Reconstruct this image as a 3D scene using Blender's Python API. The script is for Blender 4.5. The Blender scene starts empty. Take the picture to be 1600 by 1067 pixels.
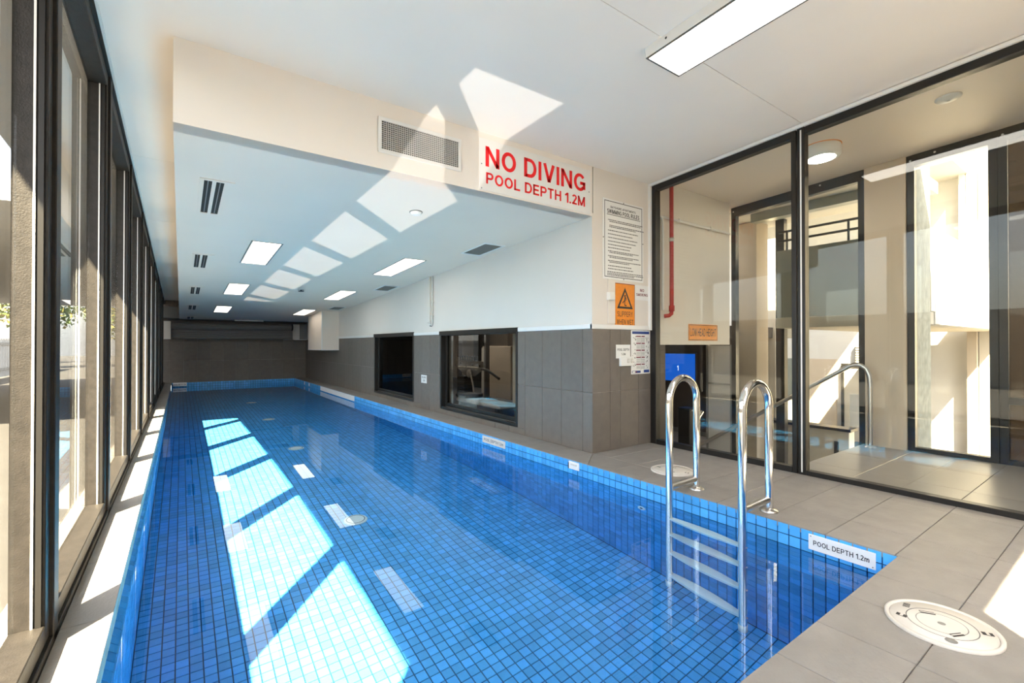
import bpy, bmesh, math, random
from mathutils import Vector, Matrix, Euler
random.seed(7)
C = bpy.context.scene.collection
SC = bpy.context.scene
R = math.radians

# ------------------------------------------------------------------ camera, world, sun, exposure
CAM_F, CAM_YAW, CAM_PITCH = 725.0, math.atan(517 / 725), math.atan(5.0 / 725)
cam = bpy.data.cameras.new('camera'); cam_o = bpy.data.objects.new('camera', cam); C.objects.link(cam_o)
cam.sensor_width = 36; cam.lens = CAM_F / 1600 * 36; cam.clip_start = .05; cam.clip_end = 500
cam_o.location = (0, 0, 1.0)
cam_o.rotation_euler = (R(90) + CAM_PITCH, 0, -CAM_YAW)
SC.camera = cam_o
SC.view_settings.view_transform = 'Standard'; SC.view_settings.look = 'None'
SC.view_settings.gamma = 1; SC.view_settings.use_curve_mapping = False
SC.view_settings.exposure = 0.72
cy = SC.cycles
cy.max_bounces = 12; cy.diffuse_bounces = 5; cy.glossy_bounces = 6; cy.transmission_bounces = 8; cy.transparent_max_bounces = 24
cy.caustics_reflective = False; cy.caustics_refractive = True
cy.sample_clamp_indirect = 10.0; cy.use_denoising = True; cy.blur_glossy = 0.2

SUN_DIR = Vector((1.0, 1.06, -1.739)).normalized()          # direction the sunlight travels
sun = bpy.data.lights.new('sun', 'SUN'); sun.energy = 64; sun.angle = R(.6); sun.color = (1, .83, .57)
sun_o = bpy.data.objects.new('sun', sun); C.objects.link(sun_o)
sun_o.rotation_euler = SUN_DIR.to_track_quat('-Z', 'Y').to_euler(); sun_o.location = (-10, -10, 20)
sun.cycles.is_caustics_light = True

world = bpy.data.worlds.new('sky'); SC.world = world; world.use_nodes = True
wn = world.node_tree.nodes; wl = world.node_tree.links; wn.clear()
w_out = wn.new('ShaderNodeOutputWorld'); w_bg = wn.new('ShaderNodeBackground'); w_sky = wn.new('ShaderNodeTexSky')
w_sky.sky_type = 'NISHITA'; w_sky.sun_disc = False; w_sky.sun_elevation = R(50.5)
w_sky.sun_rotation = math.atan2(-SUN_DIR.x, -SUN_DIR.y); w_sky.dust_density = 4.0
w_bg.inputs[1].default_value = 0.9
w_mix = wn.new('ShaderNodeMix'); w_mix.data_type = 'RGBA'; w_mix.inputs[0].default_value = .55       # hazy bright sky
w_mix.inputs[7].default_value = (2.6, 2.5, 2.35, 1); wl.new(w_sky.outputs[0], w_mix.inputs[6]); wl.new(w_mix.outputs[2], w_bg.inputs[0]); wl.new(w_bg.outputs[0], w_out.inputs[0])

SLOPE = .046
SL_A = -math.atan(SLOPE)
WATER_Z = -.125
def zc(y): return 2.643 + SLOPE * (3.045 - y)               # main ceiling
def zs(y): return 2.184 + SLOPE * (3.045 - y)               # dropped ceiling over the pool

# stand-in for the sun glinting off the still water: an added far point lamp at the mirrored sun whose beam follows the
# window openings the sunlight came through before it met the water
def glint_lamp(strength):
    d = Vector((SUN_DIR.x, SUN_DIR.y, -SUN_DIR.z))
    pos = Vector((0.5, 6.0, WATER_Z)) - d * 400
    L = bpy.data.lights.new('glint_standin', 'POINT'); L.shadow_soft_size = 0; L.use_shadow = False
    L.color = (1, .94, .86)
    o = bpy.data.objects.new('glint_standin', L); C.objects.link(o); o.location = pos
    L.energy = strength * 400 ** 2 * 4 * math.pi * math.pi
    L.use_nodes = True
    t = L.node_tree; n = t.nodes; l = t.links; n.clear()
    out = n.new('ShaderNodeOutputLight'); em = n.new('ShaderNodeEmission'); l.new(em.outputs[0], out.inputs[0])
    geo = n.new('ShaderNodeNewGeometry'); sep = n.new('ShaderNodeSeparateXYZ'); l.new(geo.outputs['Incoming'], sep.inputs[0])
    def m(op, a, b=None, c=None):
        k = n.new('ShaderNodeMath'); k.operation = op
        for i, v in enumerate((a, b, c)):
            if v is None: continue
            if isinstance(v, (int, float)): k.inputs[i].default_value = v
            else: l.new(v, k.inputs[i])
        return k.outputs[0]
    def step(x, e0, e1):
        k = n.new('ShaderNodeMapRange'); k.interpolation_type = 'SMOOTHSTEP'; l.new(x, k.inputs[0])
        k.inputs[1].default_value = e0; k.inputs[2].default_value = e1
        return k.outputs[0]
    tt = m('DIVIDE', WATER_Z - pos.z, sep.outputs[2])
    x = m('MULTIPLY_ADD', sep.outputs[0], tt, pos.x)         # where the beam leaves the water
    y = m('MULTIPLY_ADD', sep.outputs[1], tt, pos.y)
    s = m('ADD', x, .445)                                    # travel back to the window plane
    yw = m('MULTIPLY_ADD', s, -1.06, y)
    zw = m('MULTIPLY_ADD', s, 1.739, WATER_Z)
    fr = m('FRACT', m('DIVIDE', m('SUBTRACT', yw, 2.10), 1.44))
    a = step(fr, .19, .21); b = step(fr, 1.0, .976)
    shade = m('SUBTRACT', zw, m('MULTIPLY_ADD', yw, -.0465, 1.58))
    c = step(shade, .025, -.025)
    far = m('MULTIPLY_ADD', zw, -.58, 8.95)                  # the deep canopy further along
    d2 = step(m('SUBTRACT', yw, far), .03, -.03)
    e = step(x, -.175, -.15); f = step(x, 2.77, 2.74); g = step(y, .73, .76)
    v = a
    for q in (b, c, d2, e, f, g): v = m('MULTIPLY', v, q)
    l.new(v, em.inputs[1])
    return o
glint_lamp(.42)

# ------------------------------------------------------------------ materials
def nodes_of(name):
    m = bpy.data.materials.new(name); m.use_nodes = True
    return m, m.node_tree.nodes, m.node_tree.links
def srgb(r, g, b):
    f = lambda c: (c / 255 / 12.92) if c / 255 <= .04045 else ((c / 255 + .055) / 1.055) ** 2.4
    return (f(r), f(g), f(b), 1)
def mat(name, col, rough=.5, metal=0, spec=.5, noise=0, nscale=20, bump=0, bscale=60, island=0, stretch=None, emit=None, estr=0):
    m, n, l = nodes_of(name)
    p = n['Principled BSDF']
    if len(col) == 3: col = (*col, 1)
    p.inputs['Base Color'].default_value = col
    p.inputs['Roughness'].default_value = rough; p.inputs['Metallic'].default_value = metal
    p.inputs['Specular IOR Level'].default_value = spec
    geo = n.new('ShaderNodeNewGeometry')
    src = None
    tc = n.new('ShaderNodeTexCoord')
    vec = tc.outputs['Object']
    if noise or bump:
        if stretch:
            mp = n.new('ShaderNodeMapping'); mp.inputs['Scale'].default_value = stretch; l.new(geo.outputs['Position'], mp.inputs[0]); vec = mp.outputs[0]
        else: vec = geo.outputs['Position']
    if noise or island:
        fac = None
        if noise:
            t = n.new('ShaderNodeTexNoise'); t.inputs['Scale'].default_value = nscale; t.inputs['Detail'].default_value = 5
            l.new(vec, t.inputs['Vector'])
            k = n.new('ShaderNodeMapRange'); k.inputs[1].default_value = .25; k.inputs[2].default_value = .75
            k.inputs[3].default_value = 1 - noise; k.inputs[4].default_value = 1 + noise
            l.new(t.outputs[0], k.inputs[0]); fac = k.outputs[0]
        if island:
            oi = n.new('ShaderNodeObjectInfo')
            ad = n.new('ShaderNodeMath'); ad.operation = 'ADD'; l.new(geo.outputs['Random Per Island'], ad.inputs[0]); l.new(oi.outputs['Random'], ad.inputs[1])
            frc = n.new('ShaderNodeMath'); frc.operation = 'FRACT'; l.new(ad.outputs[0], frc.inputs[0])
            k = n.new('ShaderNodeMapRange'); k.inputs[3].default_value = 1 - island; k.inputs[4].default_value = 1 + island
            l.new(frc.outputs[0], k.inputs[0])
            if fac is None: fac = k.outputs[0]
            else:
                q = n.new('ShaderNodeMath'); q.operation = 'MULTIPLY'; l.new(fac, q.inputs[0]); l.new(k.outputs[0], q.inputs[1]); fac = q.outputs[0]
        mx = n.new('ShaderNodeVectorMath'); mx.operation = 'SCALE'; mx.inputs[0].default_value = col[:3]; l.new(fac, mx.inputs['Scale'])
        l.new(mx.outputs[0], p.inputs['Base Color'])
    if bump:
        t = n.new('ShaderNodeTexNoise'); t.inputs['Scale'].default_value = bscale; t.inputs['Detail'].default_value = 4; l.new(vec, t.inputs['Vector'])
        b = n.new('ShaderNodeBump'); b.inputs['Strength'].default_value = bump; b.inputs['Distance'].default_value = .01
        l.new(t.outputs[0], b.inputs['Height']); l.new(b.outputs[0], p.inputs['Normal'])
    if emit:
        p.inputs['Emission Color'].default_value = (*emit[:3], 1); p.inputs['Emission Strength'].default_value = estr
    return m
def glass(name, tint, f0=.045, dirt=.0):
    m, n, l = nodes_of(name); n.clear()
    out = n.new('ShaderNodeOutputMaterial'); tr = n.new('ShaderNodeBsdfTransparent'); gl = n.new('ShaderNodeBsdfGlossy')
    tr.inputs[0].default_value = (*tint, 1); gl.inputs['Roughness'].default_value = 0.0
    geo = n.new('ShaderNodeNewGeometry'); dt = n.new('ShaderNodeVectorMath'); dt.operation = 'DOT_PRODUCT'
    l.new(geo.outputs['Incoming'], dt.inputs[0]); l.new(geo.outputs['Normal'], dt.inputs[1])
    ab = n.new('ShaderNodeMath'); ab.operation = 'ABSOLUTE'; l.new(dt.outputs['Value'], ab.inputs[0])
    om = n.new('ShaderNodeMath'); om.operation = 'SUBTRACT'; om.inputs[0].default_value = 1; l.new(ab.outputs[0], om.inputs[1])
    pw = n.new('ShaderNodeMath'); pw.operation = 'POWER'; l.new(om.outputs[0], pw.inputs[0]); pw.inputs[1].default_value = 5
    fr = n.new('ShaderNodeMath'); fr.operation = 'MULTIPLY_ADD'; l.new(pw.outputs[0], fr.inputs[0]); fr.inputs[1].default_value = 1 - f0; fr.inputs[2].default_value = f0
    mx = n.new('ShaderNodeMixShader'); l.new(fr.outputs[0], mx.inputs[0]); l.new(tr.outputs[0], mx.inputs[1]); l.new(gl.outputs[0], mx.inputs[2])
    last = mx.outputs[0]
    if dirt:
        df = n.new('ShaderNodeBsdfDiffuse'); df.inputs[0].default_value = (.75, .73, .7, 1)
        t = n.new('ShaderNodeTexNoise'); t.inputs['Scale'].default_value = 3; t.inputs['Detail'].default_value = 8; l.new(geo.outputs['Position'], t.inputs['Vector'])
        v = n.new('ShaderNodeTexVoronoi'); v.inputs['Scale'].default_value = 45; l.new(geo.outputs['Position'], v.inputs['Vector'])
        k = n.new('ShaderNodeMapRange'); k.inputs[1].default_value = .12; k.inputs[2].default_value = .05; k.inputs[4].default_value = dirt * 2.2; l.new(v.outputs['Distance'], k.inputs[0])
        k2 = n.new('ShaderNodeMapRange'); k2.inputs[1].default_value = .4; k2.inputs[2].default_value = .75; k2.inputs[4].default_value = dirt; l.new(t.outputs[0], k2.inputs[0])
        sm = n.new('ShaderNodeMath'); sm.operation = 'ADD'; l.new(k.outputs[0], sm.inputs[0]); l.new(k2.outputs[0], sm.inputs[1])
        m2 = n.new('ShaderNodeMixShader'); l.new(sm.outputs[0], m2.inputs[0]); l.new(last, m2.inputs[1]); l.new(df.outputs[0], m2.inputs[2]); last = m2.outputs[0]
    l.new(last, out.inputs[0])
    return m
M = {}
M['ceiling'] = mat('ceiling_paint', (.83, .775, .715), .6, noise=.02, nscale=2)
M['soffit'] = mat('soffit_paint', (.80, .70, .60), .6, noise=.02, nscale=2)
M['white'] = mat('white_paint', (.80, .79, .77), .5, noise=.015, nscale=3)
M['plaster'] = mat('wall_paint', (.74, .69, .63), .55, noise=.02, nscale=2)
M['deck'] = mat('deck_tile', (.272, .255, .236), .5, spec=.35, noise=.10, nscale=9, bump=.25, bscale=90, island=.05)
M['deckgrout'] = mat('deck_grout', (.30, .275, .25), .8, noise=.25, nscale=8)
M['corridor'] = mat('corridor_tile', (.30, .28, .26), .32, noise=.06, nscale=6, island=.05)
M['walltile'] = mat('wall_tile', (.165, .143, .122), .55, spec=.3, noise=.08, nscale=14, bump=.1, bscale=120, island=.06)
M['wallgrout'] = mat('wall_grout', (.38, .35, .32), .8, noise=.2, nscale=20)
M['pooltile'] = mat('pool_tile', (.08, .40, .84), .25, noise=.05, nscale=30, island=.16)
M['poolgrout'] = mat('pool_grout', (.004, .035, .11), .8)
M['black'] = mat('black_aluminium', (.012, .011, .010), .38, spec=.4)
M['bronze'] = mat('charcoal_powdercoat', (.018, .0155, .0135), .5, spec=.25, noise=.3, nscale=30, bump=.15, bscale=200)
M['bead'] = mat('glazing_bead', (.75, .73, .70), .4)
M['chrome'] = mat('polished_steel', (.80, .79, .77), .10, metal=1)
M['steel'] = mat('brushed_steel', (.60, .59, .57), .28, metal=1)
M['plastic'] = mat('white_plastic', (.80, .79, .76), .4)
M['rung'] = mat('rung_plastic', (.86, .90, .92), .35)
M['lid'] = mat('lid_plastic', (.66, .62, .56), .5, noise=.08, nscale=12)
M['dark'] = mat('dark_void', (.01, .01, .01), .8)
M['grille'] = mat('grille_aluminium', (.62, .60, .57), .4)
M['greygrille'] = mat('grey_grille', (.22, .215, .20), .5)
M['signwhite'] = mat('sign_white', (.80, .80, .78), .35)
M['red'] = mat('sign_red', (.85, .005, .008), .4)
M['print'] = mat('print_black', (.018, .018, .02), .5)
M['printgrey'] = mat('print_grey', (.12, .12, .12), .5)
M['maroon'] = mat('print_maroon', (.16, .01, .03), .5)
M['navy'] = mat('print_navy', (.015, .05, .22), .5)
M['orange'] = mat('sign_orange', (.78, .25, .005), .4, noise=.08, nscale=40)
M['rust'] = mat('rust_edge', (.14, .03, .01), .8, noise=.5, nscale=200)
M['redpipe'] = mat('red_pipe_paint', (.42, .012, .014), .35)
M['galv'] = mat('pale_conduit', (.62, .61, .57), .4)
M['shutter'] = mat('shutter_slats', (.16, .15, .14), .45, spec=.5)
M['brown'] = mat('brown_wall', (.075, .058, .045), .5, noise=.06, nscale=5)
M['pillar'] = mat('pillar_render', (.66, .56, .44), .8, noise=.03, nscale=5)
M['beige'] = mat('beige_render', (.42, .35, .27), .8, noise=.04, nscale=5)
M['cream'] = mat('cream_render', (.45, .41, .34), .8, noise=.03, nscale=5)
M['extwhite'] = mat('white_render', (.50, .485, .455), .8, noise=.03, nscale=5)
M['concrete'] = mat('concrete', (.36, .36, .30), .85, noise=.25, nscale=14, bump=.3, bscale=40)
M['spandrel'] = mat('grey_spandrel', (.20, .215, .19), .35, noise=.06, nscale=3)
M['paving'] = mat('pale_paving', (.05, .048, .046), .8, noise=.1, nscale=3)
M['asphalt'] = mat('dark_paving', (.10, .10, .10), .85, noise=.2, nscale=8)
M['bark'] = mat('bark', (.10, .075, .05), .9, noise=.3, nscale=20)
M['glassL'] = glass('window_glass_dusty', (.95, .97, .97), .026, dirt=.009)
M['glassR'] = glass('partition_glass', (.955, .965, .95), .026)
M['glassD'] = glass('tinted_glass', (.09, .08, .07), .026)
M['glassG'] = glass('gym_glass', (.80, .80, .78), .03)
def lamp_mat(name, col, s):
    m, n, l = nodes_of(name); n.clear()
    o = n.new('ShaderNodeOutputMaterial'); e = n.new('ShaderNodeEmission'); e.inputs[0].default_value = (*col, 1); e.inputs[1].default_value = s
    l.new(e.outputs[0], o.inputs[0]); return m
M['panel_light'] = lamp_mat('panel_diffuser', (1, .92, .80), 2.6)
M['tube_light'] = lamp_mat('tube_diffuser', (1, .94, .84), 9.0)
M['warm_light'] = lamp_mat('warm_diffuser', (1, .92, .80), 30)
M['gym_fill'] = lamp_mat('gym_fill_diffuser', (1, .95, .87), 60)
M['screen'] = lamp_mat('blue_screen', (.004, .075, .42), .9)
M['screen_text'] = lamp_mat('screen_text', (.75, .85, 1), 1.0)
def water_mat():
    m, n, l = nodes_of('water'); n.clear()
    o = n.new('ShaderNodeOutputMaterial'); g = n.new('ShaderNodeBsdfGlass')
    g.inputs['Color'].default_value = (.85, .97, 1, 1); g.inputs['Roughness'].default_value = 0; g.inputs['IOR'].default_value = 1.333
    l.new(g.outputs[0], o.inputs[0]); return m
M['water'] = water_mat()
def leaf_mat(name, col):
    return mat(name, col, .6, noise=.35, nscale=6)
M['leaf'] = leaf_mat('leaf_green', (.10, .16, .035)); M['leaf2'] = leaf_mat('leaf_yellow', (.26, .22, .05))

# ------------------------------------------------------------------ mesh helpers
class MB:
    def __init__(s): s.v = []; s.f = []; s.mi = []; s.sm = []
    def add(s, verts, faces, mi=0, smooth=False):
        b = len(s.v); s.v += [tuple(p) for p in verts]
        for f in faces: s.f.append(tuple(b + i for i in f)); s.mi.append(mi); s.sm.append(smooth)
        return s
    def hexa(s, p, mi=0):                                    # p: bottom 4 ccw, top 4 ccw
        return s.add(p, [(3, 2, 1, 0), (4, 5, 6, 7), (0, 1, 5, 4), (1, 2, 6, 5), (2, 3, 7, 6), (3, 0, 4, 7)], mi)
    def box(s, x0, x1, y0, y1, z0, z1, mi=0):
        return s.hexa([(x0, y0, z0), (x1, y0, z0), (x1, y1, z0), (x0, y1, z0), (x0, y0, z1), (x1, y0, z1), (x1, y1, z1), (x0, y1, z1)], mi)
    def sbox(s, x0, x1, y0, y1, fb, ft, mi=0):               # sloped box: fb, ft give z at y
        a, b, c, d = fb(y0), fb(y1), ft(y0), ft(y1)
        return s.hexa([(x0, y0, a), (x1, y0, a), (x1, y1, b), (x0, y1, b), (x0, y0, c), (x1, y0, c), (x1, y1, d), (x0, y1, d)], mi)
    def prism(s, pts, axis, a, b, mi=0):                     # polygon pts extruded along axis 0/1/2
        def P(u, v, w):
            return {0: (w, u, v), 1: (u, w, v), 2: (u, v, w)}[axis]
        n = len(pts); vs = [P(u, v, a) for u, v in pts] + [P(u, v, b) for u, v in pts]
        fs = [tuple(range(n)), tuple(range(2 * n - 1, n - 1, -1))] + [((i + 1) % n, i, n + i, n + (i + 1) % n) for i in range(n)]
        return s.add(vs, fs, mi)
    def tube(s, path, r, seg=12, mi=0, closed=False, cap=True):
        P = [Vector(p) for p in path]; n = len(P)
        rr = r if isinstance(r, (list, tuple)) else [r] * n
        up = None; rings = []
        for i in range(n):
            t = (P[min(i + 1, n - 1)] - P[max(i - 1, 0)]).normalized()
            if up is None:
                up = Vector((0, 0, 1)) if abs(t.z) < .9 else Vector((1, 0, 0))
            a = t.cross(up)
            if a.length < 1e-5: a = t.cross(Vector((0, 1, 0)))
            a.normalize(); b = a.cross(t).normalized(); up = b
            rings.append([P[i] + (a * math.cos(q) + b * math.sin(q)) * rr[i] for q in [2 * math.pi * k / seg for k in range(seg)]])
        vs = [v for ring in rings for v in ring]
        fs = [(i * seg + k, i * seg + (k + 1) % seg, (i + 1) * seg + (k + 1) % seg, (i + 1) * seg + k) for i in range(n - 1) for k in range(seg)]
        s.add(vs, fs, mi, True)
        if cap:
            s.add(rings[0], [tuple(range(seg - 1, -1, -1))], mi); s.add(rings[-1], [tuple(range(seg))], mi)
        return s
    def lathe(s, prof, cx=0, cy=0, cz=0, seg=32, mi=0, smooth=True, sx=1, sy=1):   # prof (r,z)
        n = len(prof); vs = []
        for k in range(seg):
            q = 2 * math.pi * k / seg
            for r, z in prof: vs.append((cx + r * math.cos(q) * sx, cy + r * math.sin(q) * sy, cz + z))
        fs = [(k * n + i, ((k + 1) % seg) * n + i, ((k + 1) % seg) * n + i + 1, k * n + i + 1) for k in range(seg) for i in range(n - 1)]
        return s.add(vs, fs, mi, smooth)
    def mesh(s, name, mats, bevel=0, fix=True):
        me = bpy.data.meshes.new(name); me.from_pydata(s.v, [], s.f)
        for m in (mats if isinstance(mats, (list, tuple)) else [mats]): me.materials.append(m)
        me.polygons.foreach_set('material_index', s.mi); me.polygons.foreach_set('use_smooth', s.sm)
        if fix or bevel:
            bm = bmesh.new(); bm.from_mesh(me)
            if fix: bmesh.ops.recalc_face_normals(bm, faces=bm.faces)
            if bevel:
                bmesh.ops.remove_doubles(bm, verts=bm.verts, dist=1e-6)
                bmesh.ops.bevel(bm, geom=[e for e in bm.edges if len(e.link_faces) == 2 and e.calc_face_angle(0) > .6], offset=bevel, segments=1, affect='EDGES')
            bm.to_mesh(me); bm.free()
        me.update(); return me
    def build(s, name, mats, parent=None, bevel=0, loc=None, rot=None, fix=True):
        return link(name, s.mesh(name, mats, bevel, fix), parent, loc, rot)
def link(name, data, parent=None, loc=None, rot=None):
    o = bpy.data.objects.new(name, data); C.objects.link(o)
    if parent: o.parent = parent
    if loc: o.location = loc
    if rot: o.rotation_euler = rot
    return o
def empty(name, loc=(0, 0, 0), rot=(0, 0, 0)):
    o = link(name, None, None, loc, rot); o.empty_display_size = .1; return o
def tag(o, label=None, cat=None, group=None, kind=None):
    if label: o['label'] = label
    if cat: o['category'] = cat
    if group: o['group'] = group
    if kind: o['kind'] = kind
    return o
def thing(name, label, cat, loc=(0, 0, 0), rot=(0, 0, 0), group=None):
    return tag(empty(name, loc, rot), label, cat, group)
def struct(o): o['kind'] = 'structure'; return o
def stuff(o): o['kind'] = 'stuff'; return o
FACE_Y, FACE_X = (R(90), 0, 0), (R(90), 0, R(-90))           # local xy plane turned to face -Y / -X
# stroke lettering: plain grotesque capitals, numerals; unit height, per-glyph width
def _arc(cx, cy, rx, ry, a0, a1, n=10):
    return [(cx + rx * math.cos(R(a0 + (a1 - a0) * i / n)), cy + ry * math.sin(R(a0 + (a1 - a0) * i / n))) for i in range(n + 1)]
def glyph(ch, t):
    h = t / 2; lo, hi = h, 1 - h
    def O(w): return [_arc(w / 2, .5, w / 2 - h, .5 - h, 0, 360, 24)]
    def bowl(w, y0, y1): m = (y1 - y0) / 2; return [(h, y1)] + _arc(w - h - m * .8, (y0 + y1) / 2, m * .8, m, 90, -90, 10) + [(h, y0)]
    if ch == 'N': return .72, [[(h, 0), (h, 1)], [(h * 1.1, 1 - h * .6), (.72 - h * 1.1, h * .6)], [(.72 - h, 0), (.72 - h, 1)]]
    if ch == 'O': return .78, O(.78)
    if ch == 'D': return .72, [[(h, 0), (h, 1)], [(h, hi)] + _arc(.34, .5, .38 - h, .5 - h, 90, -90, 12) + [(h, lo)]]
    if ch == 'I': return t, [[(h, 0), (h, 1)]]
    if ch == 'V': return .70, [[(h * .9, 1), (.35, h * .3)], [(.35, h * .3), (.70 - h * .9, 1)]]
    if ch == 'G': return .78, [_arc(.40, .5, .40 - h, .5 - h, 40, 322, 18), [(.78 - h, .12), (.78 - h, .5)], [(.42, .46), (.78, .46)]]
    if ch == 'P': return .66, [[(h, 0), (h, 1)], bowl(.66, .46, hi)]
    if ch == 'R': return .70, [[(h, 0), (h, 1)], bowl(.66, .48, hi), [(.34, .48), (.66 - h * .4, 0)]]
    if ch == 'B': return .68, [[(h, 0), (h, 1)], bowl(.62, .52, hi), bowl(.68, lo, .52)]
    if ch == 'L': return .58, [[(h, 0), (h, 1)], [(0, lo), (.58, lo)]]
    if ch == 'E': return .62, [[(h, 0), (h, 1)], [(0, lo), (.62, lo)], [(0, .5), (.57, .5)], [(0, hi), (.60, hi)]]
    if ch == 'T': return .64, [[(.32, 0), (.32, 1)], [(0, hi), (.64, hi)]]
    if ch == 'H': return .70, [[(h, 0), (h, 1)], [(.70 - h, 0), (.70 - h, 1)], [(h, .52), (.70 - h, .52)]]
    if ch == 'M': return .84, [[(h, 0), (h, 1)], [(h, 1 - h * .4), (.42, h * .6)], [(.42, h * .6), (.84 - h, 1 - h * .4)], [(.84 - h, 0), (.84 - h, 1)]]
    if ch == 'W': return .98, [[(h * .8, 1), (.26, h * .4)], [(.26, h * .4), (.49, 1 - h * .4)], [(.49, 1 - h * .4), (.72, h * .4)], [(.72, h * .4), (.98 - h * .8, 1)]]
    if ch == 'S': return .66, [_arc(.33, .74, .32 - h, .26 - h, 25, 270, 12) + _arc(.33, .26, .33 - h, .26 - h + .0, 90, -155, 12)]
    if ch == 'U': return .70, [[(h, 1), (h, .36)] + _arc(.35, .36, .35 - h, .36 - h, 180, 360, 12) + [(.70 - h, .36), (.70 - h, 1)]]
    if ch == 'K': return .70, [[(h, 0), (h, 1)], [(h, .36), (.66 - h, 1)], [(.28, .54), (.70 - h, 0)]]
    if ch == 'A': return .72, [[(h * .9, 0), (.36, 1 - h * .4)], [(.36, 1 - h * .4), (.72 - h * .9, 0)], [(.16, .3), (.56, .3)]]
    if ch == 'Y': return .68, [[(h * .9, 1), (.34, .44)], [(.68 - h * .9, 1), (.34, .44)], [(.34, 0), (.34, .47)]]
    if ch == 'X': return .68, [[(h, 0), (.68 - h, 1)], [(h, 1), (.68 - h, 0)]]
    if ch == '1': return .36, [[(.36 - h, 0), (.36 - h, 1)], [(0, .72), (.36 - h, .96)]]
    if ch == '2': return .56, [_arc(.28, .72, .28 - h, .28 - h, 165, -35, 12) + [(h * 1.4, lo)], [(0, lo), (.56, lo)]]
    if ch == '.': return t, [[(h, 0), (h, t)]]
    if ch == 'm': return .82, [[(h, 0), (h, .74)], [(h, .48)] + _arc(.245, .48, .245 - h, .26 - h, 180, 0, 8) + [(.49 - h, 0)], [(.41, .48)] + _arc(.615, .48, .205 - h * .6, .26 - h, 180, 0, 8) + [(.82 - h, 0)]]
    return .34, []
def text(parent, s, w, h, x, y, m, z=.004, name='lettering', bold=.0):
    t = .15 + bold; gap = .13 - bold * .5; pen = 0; words = []; b = MB()
    for ch in s + ' ':
        gw, strokes = glyph(ch, t)
        if not strokes:
            if b.v: words.append(b)
            b = MB()
        for st in strokes:
            n = len(st); closed = n > 3 and abs(st[0][0] - st[-1][0]) + abs(st[0][1] - st[-1][1]) < 1e-6
            P = [Vector(p) for p in st]; L = []
            for i in range(n):
                if closed: d0 = (P[i] - P[i - 1 if i else n - 2]); d1 = (P[i + 1 if i < n - 1 else 1] - P[i])
                else: d0 = P[i] - P[max(i - 1, 0)]; d1 = P[min(i + 1, n - 1)] - P[i]
                if d0.length < 1e-9: d0 = d1
                if d1.length < 1e-9: d1 = d0
                d0 = d0.normalized(); d1 = d1.normalized(); q = (d0 + d1)
                q = q.normalized() if q.length > 1e-6 else d0
                k = t / 2 / max(.5, q.dot(d0)); nv = Vector((-q.y, q.x)) * k
                L += [P[i] + nv, P[i] - nv]
            vs = [((pen + v.x), v.y, 0) for v in L]
            b.add(vs, [(2 * i + 1, 2 * i + 3, 2 * i + 2, 2 * i) for i in range(n - 1)])
        pen += gw + (gap if strokes else 0)
    x0 = min(v[0] for b in words for v in b.v); x1 = max(v[0] for b in words for v in b.v)
    kx = w / (x1 - x0)
    for b in words:
        xa = min(v[0] for v in b.v)
        b.v = [((v[0] - xa) * kx, v[1] * h, 0) for v in b.v]
        o = b.build(name, m, parent, loc=(x + (xa - x0) * kx, y, z), fix=False)
    return o
# box tiles with shared mesh data
_tile_cache = {}
def tile(parent, x0, x1, y0, y1, z0, z1, m, bevel=.0015, name='tile'):
    key = (round(x1 - x0, 3), round(y1 - y0, 3), round(z1 - z0, 3), m.name)
    if key not in _tile_cache:
        a, b, c = (x1 - x0) / 2, (y1 - y0) / 2, (z1 - z0) / 2
        _tile_cache[key] = MB().box(-a, a, -b, b, -c, c).mesh('tile', m, bevel)
    return link(name, _tile_cache[key], parent, ((x0 + x1) / 2, (y0 + y1) / 2, (z0 + z1) / 2))
def minus(rects, hole):
    out = []
    a0, a1, b0, b1 = hole
    for (x0, x1, y0, y1) in rects:
        if x1 <= a0 or x0 >= a1 or y1 <= b0 or y0 >= b1: out.append((x0, x1, y0, y1)); continue
        if y0 < b0: out.append((x0, x1, y0, b0))
        if y1 > b1: out.append((x0, x1, b1, y1))
        c0, c1 = max(y0, b0), min(y1, b1)
        if x0 < a0: out.append((x0, a0, c0, c1))
        if x1 > a1: out.append((a1, x1, c0, c1))
    return [r for r in out if r[1] - r[0] > .012 and r[3] - r[2] > .012]

# ------------------------------------------------------------------ constants of the room
PX0, PX1, PY0, PY1 = -.20, 2.77, .735, 15.10                 # pool
WX, BY, GX, FX = 3.08, 3.045, 3.93, -.345                    # right wall, cross wall, glazed partition, window frames
YF = -1.0                                                    # rear of the room
FLOORZ = -1.27
PITCH = (PX1 - PX0) / 49

# ------------------------------------------------------------------ pool basin
pool = struct(empty('pool_basin'))
b = MB()                                                     # bed behind the mosaic
b.box(PX0 - .15, PX1 + .15, PY0 - .15, PY1 + .02, FLOORZ - .2, FLOORZ - .008)
b.box(PX0 - .3, PX0 - .006, PY0 - .15, PY1 + .02, FLOORZ - .008, -.37)
b.prism([(PX0 - .3, -.37), (PX0 - .006, -.37), (PX0 - .16, -.125), (PX0 - .24, -.122), (PX0 - .3, -.122)], 1, PY0 - .15, PY1 + .02)   # wall top leans out unseen under the coping, shaped to let sun through
b.box(PX1 + .006, PX1 + .15, PY0 - .15, PY1 + .02, FLOORZ - .008, -.012)
b.box(PX0 - .006, PX1 + .006, PY0 - .15, PY0 - .006, FLOORZ - .008, -.012)
b.box(PX0 - .006, PX1 + .006, PY1 + .006, PY1 + .02, FLOORZ - .008, -.012)
bed = b.build('grout_bed', M['poolgrout'], pool)
NX, NY, NZ = 49, round((PY1 - PY0) / PITCH), 21
py = (PY1 - PY0) / NY; pz = (-.004 - FLOORZ) / NZ
G = .0022
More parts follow.
